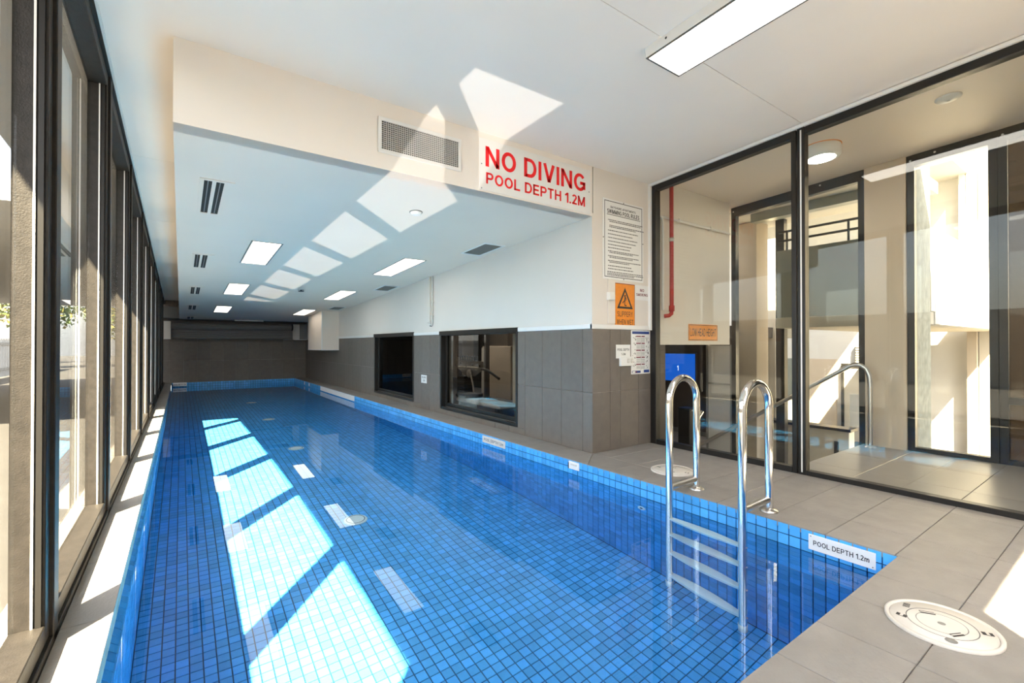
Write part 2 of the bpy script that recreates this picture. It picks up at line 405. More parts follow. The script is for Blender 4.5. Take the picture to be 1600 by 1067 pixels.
def quad_tile(u0, u1, v0, v1):                               # tile in local uv with 3 mm thickness
    g = G; c = .0012
    return [(u0 + g, v0 + g, 0), (u1 - g, v0 + g, 0), (u1 - g, v1 - g, 0), (u0 + g, v1 - g, 0)], \
           [(u0 + g + c, v0 + g + c, .005), (u1 - g - c, v0 + g + c, .005), (u1 - g - c, v1 - g - c, .005), (u0 + g + c, v1 - g - c, .005)]
QF = [(4, 5, 6, 7), (0, 1, 5, 4), (1, 2, 6, 5), (2, 3, 7, 6), (3, 0, 4, 7)]
fit_floor = lambda u, v, w: (u, v, FLOORZ - .006 + w)
fit_right = lambda u, v, w: (PX1 + .005 - w, u, v)
fit_left = lambda u, v, w: (PX0 - .005 + w - max(0, min(v, -.125) + .37) * .63, u, v)  # upper rows lean out with the bed so refracted sun reaches the floor
fit_near = lambda u, v, w: (u, PY0 - .005 + w, v)
fit_far = lambda u, v, w: (u, PY1 + .005 - w, v)
cells = []
for i in range(NX):
    for j in range(NY): cells.append((fit_floor, PX0 + i * PITCH, PX0 + (i + 1) * PITCH, PY0 + j * py, PY0 + (j + 1) * py))
for k in range(NZ):
    z0, z1 = FLOORZ + k * pz, FLOORZ + (k + 1) * pz
    for j in range(NY):
        for f in (fit_right, fit_left): cells.append((f, PY0 + j * py, PY0 + (j + 1) * py, z0, z1))
    for i in range(NX):
        for f in (fit_near, fit_far): cells.append((f, PX0 + i * PITCH, PX0 + (i + 1) * PITCH, z0, z1))
camp = Vector((0, 0, 1)); fwd = Vector((math.sin(CAM_YAW), math.cos(CAM_YAW), 0)); rgt = Vector((fwd.y, -fwd.x, 0))
def score(c):                                                # roughly how large a tile shows in the photograph
    f, u0, u1, v0, v1 = c
    p = Vector(f((u0 + u1) / 2, (v0 + v1) / 2, .005)) - camp
    if f is fit_near: return 0
    d = p.dot(fwd); 
    if d < .3: return 0
    x = p.dot(rgt) / d; y = p.z / d
    if f is fit_floor: y = (p.z * .86) / d
    if abs(x) > 1.09 or abs(y) > .72: return 0
    nrm = {fit_floor: Vector((0, 0, 1)), fit_right: Vector((-1, 0, 0)), fit_left: Vector((1, 0, 0)), fit_far: Vector((0, -1, 0))}[f]
    q = p + camp
    if f is fit_right or f is fit_floor:                     # hidden behind the near deck
        if q.z < 0:
            t = 1 / (1 - q.z); yy = q.y * t
            if yy < PY0 + .02: return 0
    return max(0, -nrm.dot(p)) / p.length ** 3
order = sorted(range(len(cells)), key=lambda i: -score(cells[i]))
best = set(order[:300])
tile_meshes = {}
for i in order[:300]:
    f, u0, u1, v0, v1 = cells[i]
    key = f
    if key not in tile_meshes:
        lo, hi = quad_tile(0, u1 - u0, 0, v1 - v0)
        o0 = Vector(f(0, 0, 0))
        tile_meshes[key] = MB().add([Vector(f(*p)) - o0 for p in lo + hi], QF).mesh('tile', M['pooltile'])
    o0 = Vector(f(0, 0, 0)); o = link('tile', tile_meshes[key], pool, Vector(f(u0, v0, 0)))
    o.cycles.is_caustics_receiver = True
for names in ((fit_floor, fit_right), (fit_left,), (fit_near, fit_far)):
    b = MB()
    for i, (f, u0, u1, v0, v1) in enumerate(cells):
        if i in best or f not in names or (f is fit_left and v1 > -.115): continue
        lo, hi = quad_tile(u0, u1, v0, v1)
        b.add([f(*p) for p in lo + hi], QF)
    stuff(b.build('tile_field', M['pooltile'], pool)).cycles.is_caustics_receiver = True
bed.cycles.is_caustics_receiver = True
wm = bpy.data.meshes.new('pool_water')
gx, gy = 6, 28
vs = [(PX0 - .33 + (PX1 - PX0 + .336) * i / gx, PY0 - .8 + (PY1 - PY0 + .806) * j / gy, WATER_Z) for j in range(gy + 1) for i in range(gx + 1)]
fs = [(j * (gx + 1) + i, j * (gx + 1) + i + 1, (j + 1) * (gx + 1) + i + 1, (j + 1) * (gx + 1) + i) for j in range(gy) for i in range(gx)]
wm.from_pydata(vs, [], fs); wm.materials.append(M['water'])
wm.polygons.foreach_set('use_smooth', [True] * len(fs))
water = struct(link('pool_water', wm)); water.cycles.is_caustics_caster = True

# ------------------------------------------------------------------ floor: substrate and tiles
floor = struct(empty('floor'))
b = MB(); T = -.006
b.box(PX1 + .012, GX + .02, YF, BY, -.12, T); b.box(PX1 + .012, WX + .02, BY, PY1, -.12, T)
b.box(FX - .2, PX0 - .012, YF, PY1, -.12, T); b.box(PX0 - .012, PX1 + .012, YF, PY0 - .012, -.12, T)
b.build('grout_bed', M['deckgrout'], floor)
def deck(x0, x1, y0, y1, m=None, g=.0016): tile(floor, x0 + g, x1 - g, y0 + g, y1 - g, -.03, 0, m or M['deck'])
# coping along the right edge, mitred at the corner of the wall
ys = [.745, 1.04, 1.343, 1.648, 1.95, 2.25, 2.55]
for a, c in zip(ys, ys[1:]): deck(2.77, 3.10, a, c)
for pts in ([(2.7716, 2.5516), (3.0984, 2.5516), (3.0984, 3.043), (2.7716, 2.79)], [(2.7716, 2.794), (3.0784, 3.046), (3.0784, 3.30), (2.7716, 3.30)]):
    MB().prism(pts, 2, -.03, 0).build('tile', M['deck'], floor, bevel=.0015)
y = 3.30
while y < PY1 - .01: deck(2.77, WX + .01, y, min(y + .6, PY1)); y += .6
# right-hand deck beyond the coping
for a, c in zip([YF] + [-.755, -.455, -.15, .15, .452, .745, 1.04, 1.343, 1.648, 1.95, 2.25, 2.55, 2.85], [-.755, -.455, -.15, .15, .452, .745, 1.04, 1.343, 1.648, 1.95, 2.25, 2.55, 2.85, BY]):
    deck(3.10, 3.735, a, c); deck(3.735, GX, a, c)
# near deck: coping then full tiles
xs = [2.77 - .2975 * i for i in range(11)]; 
for i in range(len(xs) - 1): deck(max(xs[i + 1], PX0), xs[i], .452, .735) if xs[i] > PX0 + .02 else None
deck(2.77, 3.10, .452, .745)
for k, a in enumerate([.15, -.15, -.455, -.755, YF]):
    c = [.452, .15, -.15, -.455, -.755][k]
    x = 3.10
    while x > FX + .02:
        deck(max(x - .613, FX), x, a, c); x -= .613
# left strip of deck
y = .452
while y < PY1 - .01: deck(FX, PX0, y, min(y + .6, PY1)); y += .6

# ------------------------------------------------------------------ walls
def tiled(parent, rects, holes, plane, at, normal):
    """rects in (u, z); plane 'x' or 'y'; tiles stand 10 mm proud of the bed at 'at'."""
    for r in rects:
        parts = [r]
        for h in holes: parts = minus(parts, h)
        for (u0, u1, z0, z1) in parts:
            g = .0016
            a, c = (at - .012, at) if normal < 0 else (at, at + .012)
            if plane == 'x': tile(parent, a, c, u0 + g, u1 - g, z0 + g, z1 - g, M['walltile'])
            else: tile(parent, u0 + g, u1 - g, a, c, z0 + g, z1 - g, M['walltile'])
TT = 1.146                                                   # top of wall tiling
WINA, WINB = (4.205, 6.11, .075, 1.19), (7.06, 8.94, .075, 1.20)
def rows(u0, first, u1, w=.30):
    e = [u0, first]
    while e[-1] + w < u1 - .02: e.append(e[-1] + w)
    e.append(u1)
    return [(a, c, z0, z1) for a, c in zip(e, e[1:]) for z0, z1 in ((0, .555), (.555, TT))]
wall_right = struct(empty('wall_right'))
HOLES = [WINA, WINB]
# (the plaster above the tiles; window heads rise a little above the tile line)
b = MB()
es = sorted({BY, PY1, WINA[0], WINA[1], WINB[0], WINB[1]})
for a, c in zip(es, es[1:]):
    h = [h for h in HOLES if abs(h[0] - a) < 1e-6]
    zb = h[0][3] if h else TT
    b.sbox(WX - .004, WX + .012, a, c, lambda y: zb, lambda y: zs(y) + .02)
b.sbox(WX + .012, WX + .2, BY + .2, PY1, lambda y: 1.25, lambda y: zs(y) + .02)
b.build('plaster', M['plaster'], wall_right)
b = MB()
for a, c in zip(es, es[1:]):
    h = [h for h in HOLES if abs(h[0] - a) < 1e-6]
    if h: b.box(WX + .008, WX + .2, a, c, -.02, h[0][2])
    else: b.box(WX + .008, WX + .2, a, c, -.02, TT)
b.build('grout_bed', M['wallgrout'], wall_right)
tiled(wall_right, rows(BY, 3.17, PY1), [(h[0], h[1], h[2], h[3]) for h in HOLES], 'x', WX + .008, -1)
b = MB()                                                     # white trim bead over the tiles
for a, c in ((BY - .008, WINA[0]), (WINA[1], WINB[0]), (WINB[1], 11.44)): b.box(WX - .012, WX + .02, a, c, TT, TT + .045)
struct(b.build('trim_1', M['white'], bevel=.004))

wall_cross = struct(empty('wall_front'))                     # short wall facing the camera, between pool and glazing
b = MB(); b.sbox(WX + .012, GX - .052, BY, BY + .2, lambda y: TT, lambda y: zc(y) + .02); b.build('plaster', M['plaster'], wall_cross)
MB().box(WX + .008, GX - .03, BY + .008, BY + .2, -.02, TT).build('grout_bed', M['wallgrout'], wall_cross)
tiled(wall_cross, [(a, c, z0, z1) for a, c in zip([WX - .004, 3.31, 3.455, 3.72], [3.31, 3.455, 3.72, GX - .03]) for z0, z1 in ((0, .555), (.555, TT))], [], 'y', BY + .008, -1)
struct(MB().box(WX - .012, GX - .052, BY - .012, BY + .02, TT, TT + .045).build('trim_2', M['white'], bevel=.004))
struct(MB().sbox(-.04, WX, BY, BY + .12, zs, lambda y: zc(y) + .02).build('wall_bulkhead', M['ceiling']))

wall_end = struct(empty('wall_end'))
MB().box(FX - .2, WX + .2, PY1 + .018, PY1 + .2, -.02, 2.6).build('grout_bed', M['wallgrout'], wall_end)
e = [FX - .1] + [FX - .1 + .2 + .3 * i for i in range(12)]; e = [x for x in e if x < WX] + [WX + .01]
tiled(wall_end, [(a, c, z0, z1) for a, c in zip(e, e[1:]) for z0, z1 in ((-.01, .575), (.575, TT))], [], 'y', PY1 + .018, -1)
MB().box(FX - .1, WX, PY1 + .004, PY1 + .018, TT, 2.0).build('plaster', M['shutter'], wall_end)

# ------------------------------------------------------------------ ceilings
ceil = struct(empty('ceiling'))
for y0, y1 in ((YF, 1.606), (1.610, BY + .1)):
    MB().sbox(FX - .15, GX + .06, y0, y1, zc, lambda y: zc(y) + .15).build('panel', M['ceiling'], ceil)
MB().sbox(FX - .15, GX + .06, 1.6, 1.616, lambda y: zc(y) + .006, lambda y: zc(y) + .15).build('joint', M['white'], ceil)
for y0, y1 in ((BY + .1, 4.9), (4.903, 6.9), (6.903, 8.9), (8.903, 10.9), (10.903, 14.5)):
    MB().sbox(FX - .15, 0, y0, y1, zc, lambda y: zc(y) + .15).build('panel', M['ceiling'], ceil)
SOFF_END = 14.5
soffit = struct(empty('ceiling_low'))
MB().sbox(-.04, WX + .1, BY + .001, SOFF_END, zs, lambda y: zs(y) + .03).build('panel', M['soffit'], soffit)
MB().sbox(-.04, .0, BY + .1, SOFF_END, lambda y: zs(y) + .03, lambda y: zc(y) + .02).build('cheek', M['ceiling'], soffit)
MB().sbox(FX - .15, WX + .1, SOFF_END, PY1 + .2, lambda y: zs(y) + .02, lambda y: zs(y) + .3).build('slab', M['shutter'], soffit)

# ------------------------------------------------------------------ left glazing
wall_left = struct(empty('wall_left'))
MW, MP = .17, 1.44
mull = [2.12 + MP * k for k in range(-3, 9)]
for k, ym in enumerate(mull):
    top = zc(ym)
    MB().sbox(-.445, FX, ym + .055, ym + .125, lambda y: .0, zc).build('mullion', M['bronze'], wall_left, bevel=.003)
b = MB(); b.box(-.46, FX, YF, 15.1, -.02, .022).build('sill', M['bronze'], wall_left, bevel=.003)
MB().sbox(-.46, FX + .004, YF, PY1, lambda y: zc(y) - .03, lambda y: zc(y) + .05).build('head', M['black'], wall_left)
MB().sbox(FX + .004, FX + .014, YF, 14.4, lambda y: zc(y) - .022, lambda y: zc(y) - .004).build('bead', M['bead'], wall_left)
for k in range(len(mull) - 1):
    y0, y1 = mull[k] + .125, mull[k + 1] + .055
    w = struct(empty('window_%d' % (k + 1)))
    b = MB()
    b.sbox(-.442, FX - .012, y0, y0 + .045, lambda y: .022, lambda y: zc(y) - .03)
    b.sbox(-.442, FX - .012, y1 - .055, y1, lambda y: .022, lambda y: zc(y) - .03)
    b.box(-.442, FX - .012, y0 + .045, y1 - .055, .022, .085)
    b.sbox(-.442, FX - .012, y0 + .045, y1 - .055, lambda y: zc(y) - .11, lambda y: zc(y) - .03)
    b.build('frame', M['bronze'], w, bevel=.003)
    b = MB()                                                 # pale glazing bead and a step in the stile
    b.sbox(-.392, -.386, y1 - .060, y1 - .055, lambda y: .085, lambda y: zc(y) - .11)
    b.sbox(FX - .012, FX - .008, y0 + .001, y0 + .007, lambda y: .085, lambda y: zc(y) - .05)
    b.build('bead', M['bead'], w)
    MB().sbox(-.380, -.366, y1 - .063, y1 - .055, lambda y: .085, lambda y: zc(y) - .11).build('stop', M['black'], w)
    MB().sbox(-.436, -.430, y0 + .045, y1 - .055, lambda y: .085, lambda y: zc(y) - .11).build('pane', M['glassL'], w)

# rear wall behind the camera, its opening added to throw sun on the deck
b = MB()
b.sbox(FX - .2, 1.10, YF - .05, YF, lambda y: 0, lambda y: zc(y) + .1); b.sbox(2.9, GX + 2.4, YF - .05, YF, lambda y: 0, lambda y: zc(y) + .1)
b.box(1.10, 2.9, YF - .05, YF, 0, 1.2); b.sbox(1.10, 2.9, YF - .05, YF, lambda y: 2.35, lambda y: zc(y) + .1)
struct(b.build('wall_rear', M['plaster']))

# ------------------------------------------------------------------ right glazed partition
w = struct(empty('window_12'))
def zg(y): return zc(y) - .03
b = MB(); b.sbox(GX - .03, GX + .04, BY - .075, BY - .005, lambda y: 0, zg); b.sbox(GX - .03, GX + .04, 1.655, 1.69, lambda y: 0, zg)
b.box(GX - .03, GX + .04, 1.69, BY - .075, -.005, .045); b.sbox(GX - .03, GX + .04, 1.69, BY - .075, lambda y: zg(y) - .055, zg)
b.build('frame', M['black'], w, bevel=.004)
MB().sbox(GX, GX + .008, 1.69, BY - .075, lambda y: .045, lambda y: zg(y) - .055).build('pane', M['glassR'], w)
w = struct(empty('window_13'))
b = MB(); b.sbox(GX - .035, GX + .035, 1.59, 1.645, lambda y: 0, zg); b.sbox(GX - .03, GX + .04, -.62, -.55, lambda y: 0, zg)
b.box(GX - .03, GX + .04, -.55, 1.59, -.005, .035); b.sbox(GX - .03, GX + .04, -.55, 1.59, lambda y: zg(y) - .055, zg)
b.build('frame', M['black'], w, bevel=.004)
MB().sbox(GX, GX + .008, -.55, 1.59, lambda y: .035, lambda y: zg(y) - .055).build('pane', M['glassR'], w)
MB().sbox(GX - .038, GX - .034, 1.612, 1.622, lambda y: .02, lambda y: zg(y) - .02).build('bead', M['bead'], w)
struct(MB().sbox(GX - .03, GX + .04, YF, -.62, lambda y: 0, zg).build('wall_1', M['plaster']))
b = MB(); b.sbox(GX - .05, GX + .05, YF, BY, zg, lambda y: zc(y) - .006); b.sbox(GX - .052, GX - .03, BY - .03, BY, lambda y: TT, zg)
struct(b.build('trim_3', M['white']))
struct(MB().box(GX - .028, GX + .05, YF, BY, -.05, .004).build('trim_4', M['black']))

# ------------------------------------------------------------------ lights and grilles in the ceilings
def on_soffit(name, label, cat, x, y, group, dz=0):
    return thing(name, label, cat, (x, y, zs(y) - dz), (SL_A, 0, 0), group)
GP = 'recessed light panels in the lowered ceiling over the pool'
order_l = ['nearest the camera', 'second from the camera', 'third and farthest']
for side, x in (('window', .735), ('tiled wall', 2.395)):
    for k, yc_ in enumerate((6.04, 8.90, 11.95)):
        t = on_soffit('panel_light', 'lit white ceiling panel, %s in the row on the %s side' % (order_l[k], side), 'light', x, yc_, GP)
        b = MB()
        b.box(-.150, -.133, -.60, .60, -.004, .001); b.box(.133, .150, -.60, .60, -.004, .001); b.box(-.133, .133, -.60, -.588, -.004, .001); b.box(-.133, .133, .588, .60, -.004, .001)
        b.build('frame', M['greygrille'], t)
        MB().box(-.133, .133, -.588, .588, -.003, .001).build('diffuser', M['panel_light'], t)
GS = 'slot air diffusers along the window side of the lowered ceiling'
for k, (yc_, nm) in enumerate(((4.25, 'nearest the bulkhead, longest looking'), (6.77, 'second from the bulkhead'), (9.29, 'third from the bulkhead'), (11.80, 'fourth from the bulkhead'), (14.10, 'farthest, by the roller shutter'))):
    t = on_soffit('slot_diffuser', 'white twin slot air diffuser in the lowered ceiling, ' + nm, 'vent', .20, yc_, GS)
    b = MB(); hl = .40 if k < 4 else .28
    for x0, x1 in ((-.10, -.074), (-.026, -.002), (.046, .11)): b.box(x0, x1, -hl, hl, -.006, .001)
    b.box(-.10, .11, -hl - .03, -hl, -.006, .001); b.box(-.10, .11, hl, hl + .03, -.006, .001)
    b.build('frame', M['soffit'], t)
    for x0, x1 in ((-.074, -.026), (-.002, .046)):
        s = MB().box(x0, x1, -hl, hl, -.002, .001).build('slot', M['dark'], t)
        MB().box((x0 + x1) / 2 - .003, (x0 + x1) / 2 + .003, -hl, hl, -.005, -.002).build('blade', M['greygrille'], s)
GG = 'grey air grilles by the tiled wall'
for yc_, nm in ((4.61, 'nearest of three, by the bulkhead'), (7.73, 'middle one of three'), (10.84, 'farthest of three, by the white duct box')):
    t = on_soffit('ceiling_grille', 'grey ceiling air grille beside the right wall, ' + nm, 'vent', 2.86, yc_, GG)
    b = MB(); b.box(-.14, -.112, -.28, .28, -.005, .001); b.box(.112, .14, -.28, .28, -.005, .001); b.box(-.112, .112, -.28, -.245, -.005, .001); b.box(-.112, .112, .245, .28, -.005, .001)
    b.build('frame', M['white'], t)
    MB().box(-.112, .112, -.245, .245, -.0005, .001).build('backing', M['dark'], t)
    b = MB()
    for i in range(12): b.box(-.112 + .0187 * i, -.112 + .0187 * i + .004, -.245, .245, -.005, -.0006)
    for i in range(26): b.box(-.112, .112, -.245 + .0188 * i, -.245 + .0188 * i + .004, -.0046, -.0006)
    stuff(b.build('core', M['greygrille'], t))
t = on_soffit('smoke_detector', 'small round white detector on the lowered ceiling inside the largest sunlit patch', 'detector', 1.654, 3.753, None)
MB().lathe([(.0, -.028), (.03, -.028), (.045, -.02), (.05, 0.001)], seg=24).build('cover', M['plastic'], t)
MB().lathe([(.05, -.006), (.056, -.006), (.056, .001)], seg=24).build('base', M['printgrey'], t)
t = on_soffit('sprinkler_head', 'small dark sprinkler head on the lowered ceiling between the light panel rows', 'sprinkler', 1.66, 8.52, None)
MB().lathe([(0, -.028), (.045, -.026), (.048, -.02), (.012, -.018), (.012, .001)], seg=16).build('deflector', M['print'], t)
MB().lathe([(.03, -.004), (.055, -.003), (.055, .001)], seg=16).build('escutcheon', M['steel'], t)
t = on_soffit('batten_light', 'thin pale batten light at the far end of the lowered ceiling before the shutter', 'light', 1.50, 14.36, None)
MB().box(-.34, .34, -.03, .03, -.03, .001).build('body', M['white'], t, bevel=.004)
MB().box(-.32, .32, -.034, -.030, -.026, -.004).build('diffuser', M['plastic'], t)

# linear surface light near the camera
def linear(y0, y1, label):
    yc_ = (y0 + y1) / 2; hl = (y1 - y0) / 2
    t = thing('linear_light', label, 'light', (2.325, yc_, zc(yc_) - .001), (SL_A, 0, 0), None)
    b = MB()
    b.add([(-.155, -hl - .02, -.055), (-.16, -hl - .02, .001), (.16, -hl - .02, .001), (.155, -hl - .02, -.055), (-.155, hl + .02, -.055), (-.16, hl + .02, .001), (.16, hl + .02, .001), (.155, hl + .02, -.055)],
          [(0, 1, 2, 3), (7, 6, 5, 4), (0, 4, 5, 1), (2, 6, 7, 3), (0, 3, 7, 4)])
    b.build('body', M['white'], t)
    b = MB(); w, q = .155, .143
    b.box(-w, -q, -hl - .02, hl + .02, -.060, -.052); b.box(q, w, -hl - .02, hl + .02, -.060, -.052); b.box(-q, q, -hl - .02, -hl - .008, -.060, -.052); b.box(-q, q, hl + .008, hl + .02, -.060, -.052)
    b.build('rim', M['printgrey'], t)
    MB().box(-q, q, -hl - .008, hl + .008, -.059, -.054).build('diffuser', M['tube_light'], t)
    for yy in (hl - .12, -hl + .12):
        MB().lathe([(0, .003), (.006, .002), (.007, 0)], seg=12).build('screw', M['print'], t, loc=(-.1585, yy, -.02), rot=(0, R(-90), 0))
linear(.36, 1.70, 'long white surface-mounted light on the main ceiling near the glass partition')
linear(-.93, 0.10, 'added white fill light on the main ceiling behind the camera')  # added unseen lamp that brightens the room

# ------------------------------------------------------------------ bulkhead grille and signs
t = thing('wall_grille', 'white framed egg-crate air grille on the bulkhead beside the no diving sign', 'vent', (1.383, BY, 2.412))
b = MB(); W, H_, f = .317, .121, .026
b.box(-W, W, -.012, .0, -H_, -H_ + f); b.box(-W, W, -.012, .0, H_ - f, H_); b.box(-W, -W + f, -.012, .0, -H_ + f, H_ - f); b.box(W - f, W, -.012, .0, -H_ + f, H_ - f)
b.build('frame', M['white'], t, bevel=.003)
MB().box(-W + f, W - f, -.0012, -.0002, -H_ + f, H_ - f).build('backing', M['dark'], t)
b = MB(); n = 38
for i in range(1, n): x = -W + f + (2 * W - 2 * f) * i / n; b.box(x - .0016, x + .0016, -.010, -.0013, -H_ + f, H_ - f)
for i in range(1, 14): z = -H_ + f + (2 * H_ - 2 * f) * i / 14; b.box(-W + f, W - f, -.0096, -.0013, z - .0016, z + .0016)
stuff(b.build('core', M['grille'], t))
def sign(name, label, w, h, loc, face, m, thick=.006, bevel=.0015):
    t = thing(name, label, 'sign', loc, face)
    MB().box(0, w, 0, h, .0005, thick).build('panel', m, t, bevel=bevel); return t
def screws(t, pts, z, m='print', r=.006):
    for x, y in pts: MB().lathe([(0, .0025), (r * .7, .002), (r, 0)], seg=10).build('screw', M[m], t, loc=(x, y, z))
t = sign('no_diving_sign', 'large white sign with red NO DIVING lettering on the bulkhead', 1.19, .40, (1.86, BY, 2.196), FACE_Y, M['signwhite'])
text(t, 'NO DIVING', 1.07, .158, .055, .188, M['red'], .0066, bold=.026)
text(t, 'POOL DEPTH 1.2M', 1.06, .088, .06, .055, M['red'], .0066, bold=.024)
screws(t, [(.02, .2), (1.172, .2), (.02, .012)], .006, 'printgrey', .005)
t = sign('pool_rules_sign', 'tall white framed swimming pool rules sign on the wall beside the partition', .585, .762, (3.212, BY, 1.622), FACE_Y, M['signwhite'])
b = MB()
for x0, x1, y0, y1 in ((.022, .563, .738, .744), (.022, .563, .02, .026), (.022, .028, .026, .738), (.557, .563, .026, .738)): b.box(x0, x1, y0, y1, .006, .0068)
b.build('border', M['print'], t)
text(t, 'BAYSHORE APARTMENTS', .36, .021, .105, .678, M['print'], .0066, bold=.02)
text(t, 'SWIMMING POOL RULES', .46, .04, .06, .626, M['print'], .0066, bold=.025)
MB().box(.055, .535, .612, .617, .006, .0068).build('underline', M['print'], t)
b = MB(); rnd = random.Random(3)                             # the small print: too small to read in the photograph
lines = [(.56, .07, .50), (.545, .09, .45), (.508, .09, .50), (.494, .09, .38), (.46, .07, .43), (.426, .07, .35), (.392, .07, .42), (.358, .07, .40), (.326, .07, .33), (.296, .07, .31), (.264, .07, .44), (.25, .09, .33),
         (.218, .07, .44), (.204, .09, .33), (.172, .07, .47), (.158, .09, .28), (.124, .07, .33), (.096, .07, .36), (.066, .06, .51), (.05, .06, .52), (.036, .06, .38)]
for y, x, w_ in lines:
    e_ = x
    while e_ < x + w_:
        q = rnd.uniform(.008, .028); b.box(e_, min(e_ + q, x + w_), y, y + .0085, .006, .0066); e_ += q + .005
stuff(b.build('small_print', M['printgrey'], t))
screws(t, [(.29, .752), (.29, .012), (.008, .39), (.576, .39)], .006)
t = sign('slippery_sign', 'orange SLIPPERY WHEN WET warning sign with a black triangle, under the rules sign', .288, .44, (3.378, BY, 1.155), FACE_Y, M['orange'], .004)
b = MB(); b.prism([(.03, .195), (.258, .195), (.144, .40)], 2, .004, .0046, 0); b.prism([(.064, .215), (.224, .215), (.144, .36)], 2, .0046, .0050, 1)
b.build('warning_triangle', [M['print'], M['orange']], t)
b = MB()
def limb(pts, r):
    for (x0, y0), (x1, y1) in zip(pts, pts[1:]):
        d = Vector((x1 - x0, y1 - y0)).normalized(); nx, ny = -d.y * r, d.x * r
        b.prism([(x0 + nx, y0 + ny), (x1 + nx, y1 + ny), (x1 - nx, y1 - ny), (x0 - nx, y0 - ny)], 2, .0050, .0056)
b.lathe([(0, .0006), (.009, .0006), (.009, 0)], .148, .322, .0050, 12)
limb([(.146, .312), (.139, .272)], .008); limb([(.139, .276), (.138, .228), (.165, .225)], .005); limb([(.139, .274), (.120, .262), (.108, .248)], .005)
limb([(.146, .308), (.162, .292), (.156, .276)], .0035); limb([(.146, .308), (.132, .315), (.13, .33)], .0035)
b.build('slipping_figure', M['print'], t)
text(t, 'SLIPPERY', .222, .05, .034, .118, M['print'], .0046, bold=-.03)
text(t, 'WHEN WET', .24, .05, .026, .040, M['print'], .0046, bold=-.03)
b = MB()
for i in range(26): x = i * .011; b.box(x + .001, x + .011, .001, .008 + .011 * rnd.random(), .0041, .0046)
b.build('rust_stain', M['rust'], t)
b = MB(); b.box(.001, .287, .433, .439, .0041, .0046); b.box(.001, .005, .02, .433, .0041, .0046); b.box(.283, .287, .02, .433, .0041, .0046); b.build('edge', M['maroon'], t)
t = sign('no_smoking_sign', 'small white NO SMOKING sign with maroon lettering by the partition frame', .205, .15, (3.672, BY, 1.445), FACE_Y, M['signwhite'], .003)
text(t, 'NO', .062, .03, .075, .085, M['maroon'], .0036, bold=.03); text(t, 'SMOKING', .175, .028, .018, .042, M['maroon'], .0036, bold=.03)
t = sign('resuscitation_chart', 'white chart with blue header and small red headings on the wall tiles by the partition', .29, .435, (3.605, BY - .005, .708), FACE_Y, M['signwhite'], .004)
b = MB(); Z0, Z1 = .004, .0046
b.box(.015, .275, .398, .425, Z0, Z1, 0)
for y in (.375, .306, .236, .166, .096):
    b.box(.075, .142, y - .006, y + .006, Z0, Z1, 1); b.box(.155, .205, y - .006, y + .006, Z0, Z1, 1)
b.box(.143, .146, .04, .385, Z0, Z1, 2)
b.box(.012, .14, .01, .034, Z0, Z1, 0); b.box(.19, .275, .012, .04, Z0, Z1, 0); b.box(.02, .06, .013, .03, Z1, .005, 3); b.box(.066, .082, .013, .03, Z1, .005, 1)
for i in range(60):
    y = .05 + .33 * rnd.random(); x = rnd.choice([.02 + .05 * rnd.random(), .22 + .045 * rnd.random()]); s = rnd.uniform(.003, .011)
    b.box(x, x + s, y, y + s * 1.3, Z0, Z1, rnd.choice([2, 4]))
for i in range(40):
    y = .052 + .0082 * i; 
    if min(abs(y - q) for q in (.375, .306, .236, .166, .096)) > .012: b.box(.078, .135, y, y + .0025, Z0, Z1, 4); b.box(.152, .205, y, y + .0025, Z0, Z1, 4)
stuff(b.build('printing', [M['navy'], M['maroon'], M['print'], M['signwhite'], M['printgrey']], t))
t = sign('depth_plate', 'small white square POOL DEPTH 1.2M plate on the wall tiles beside the chart', .205, .132, (3.388, BY - .005, .868), FACE_Y, M['signwhite'], .004)
text(t, 'POOL DEPTH', .17, .024, .018, .072, M['print'], .0046, bold=.02); text(t, '1.2M', .06, .022, .074, .03, M['print'], .0046, bold=.02)
t = sign('depth_plate', 'small white POOL DEPTH 1.2M plate on the tiles between the two dark gym windows', .20, .125, (WX - .005, 6.765, .405), FACE_X, M['signwhite'], .004)
text(t, 'POOL DEPTH', .15, .025, .025, .075, M['print'], .0046, bold=.02); text(t, '1.2M', .06, .03, .07, .025, M['print'], .0046, bold=.02)
t = thing('power_outlet', 'white twin power outlet on the wall tiles below the small depth plate', 'outlet', (3.43, BY - .005, .793), FACE_Y)
MB().box(0, .185, 0, .09, .0005, .03).build('box', M['plastic'], t, bevel=.004)
for x in (.085, .135):
    s = MB().box(x, x + .034, .03, .074, .03, .036).build('socket', M['lid'], t, bevel=.003); MB().box(x + .012, x + .02, .045, .06, .036, .040).build('switch', M['plastic'], s)
t = thing('junction_box', 'small white wall box with conduit beside the slippery sign', 'box', (3.262, BY, 1.42), FACE_Y)
MB().box(0, .075, 0, .075, .0005, .045).build('box', M['plastic'], t, bevel=.005)
MB().box(.075, .115, .01, .06, .0005, .012).build('bracket', M['plastic'], t, bevel=.003)
tag(MB().box(3.278, 3.376, BY - .012, BY - .0005, 1.20, 1.62).build('cable_cover', M['plaster'], None, bevel=.003), 'pale flat cable cover on the wall beside the slippery sign', 'cover')

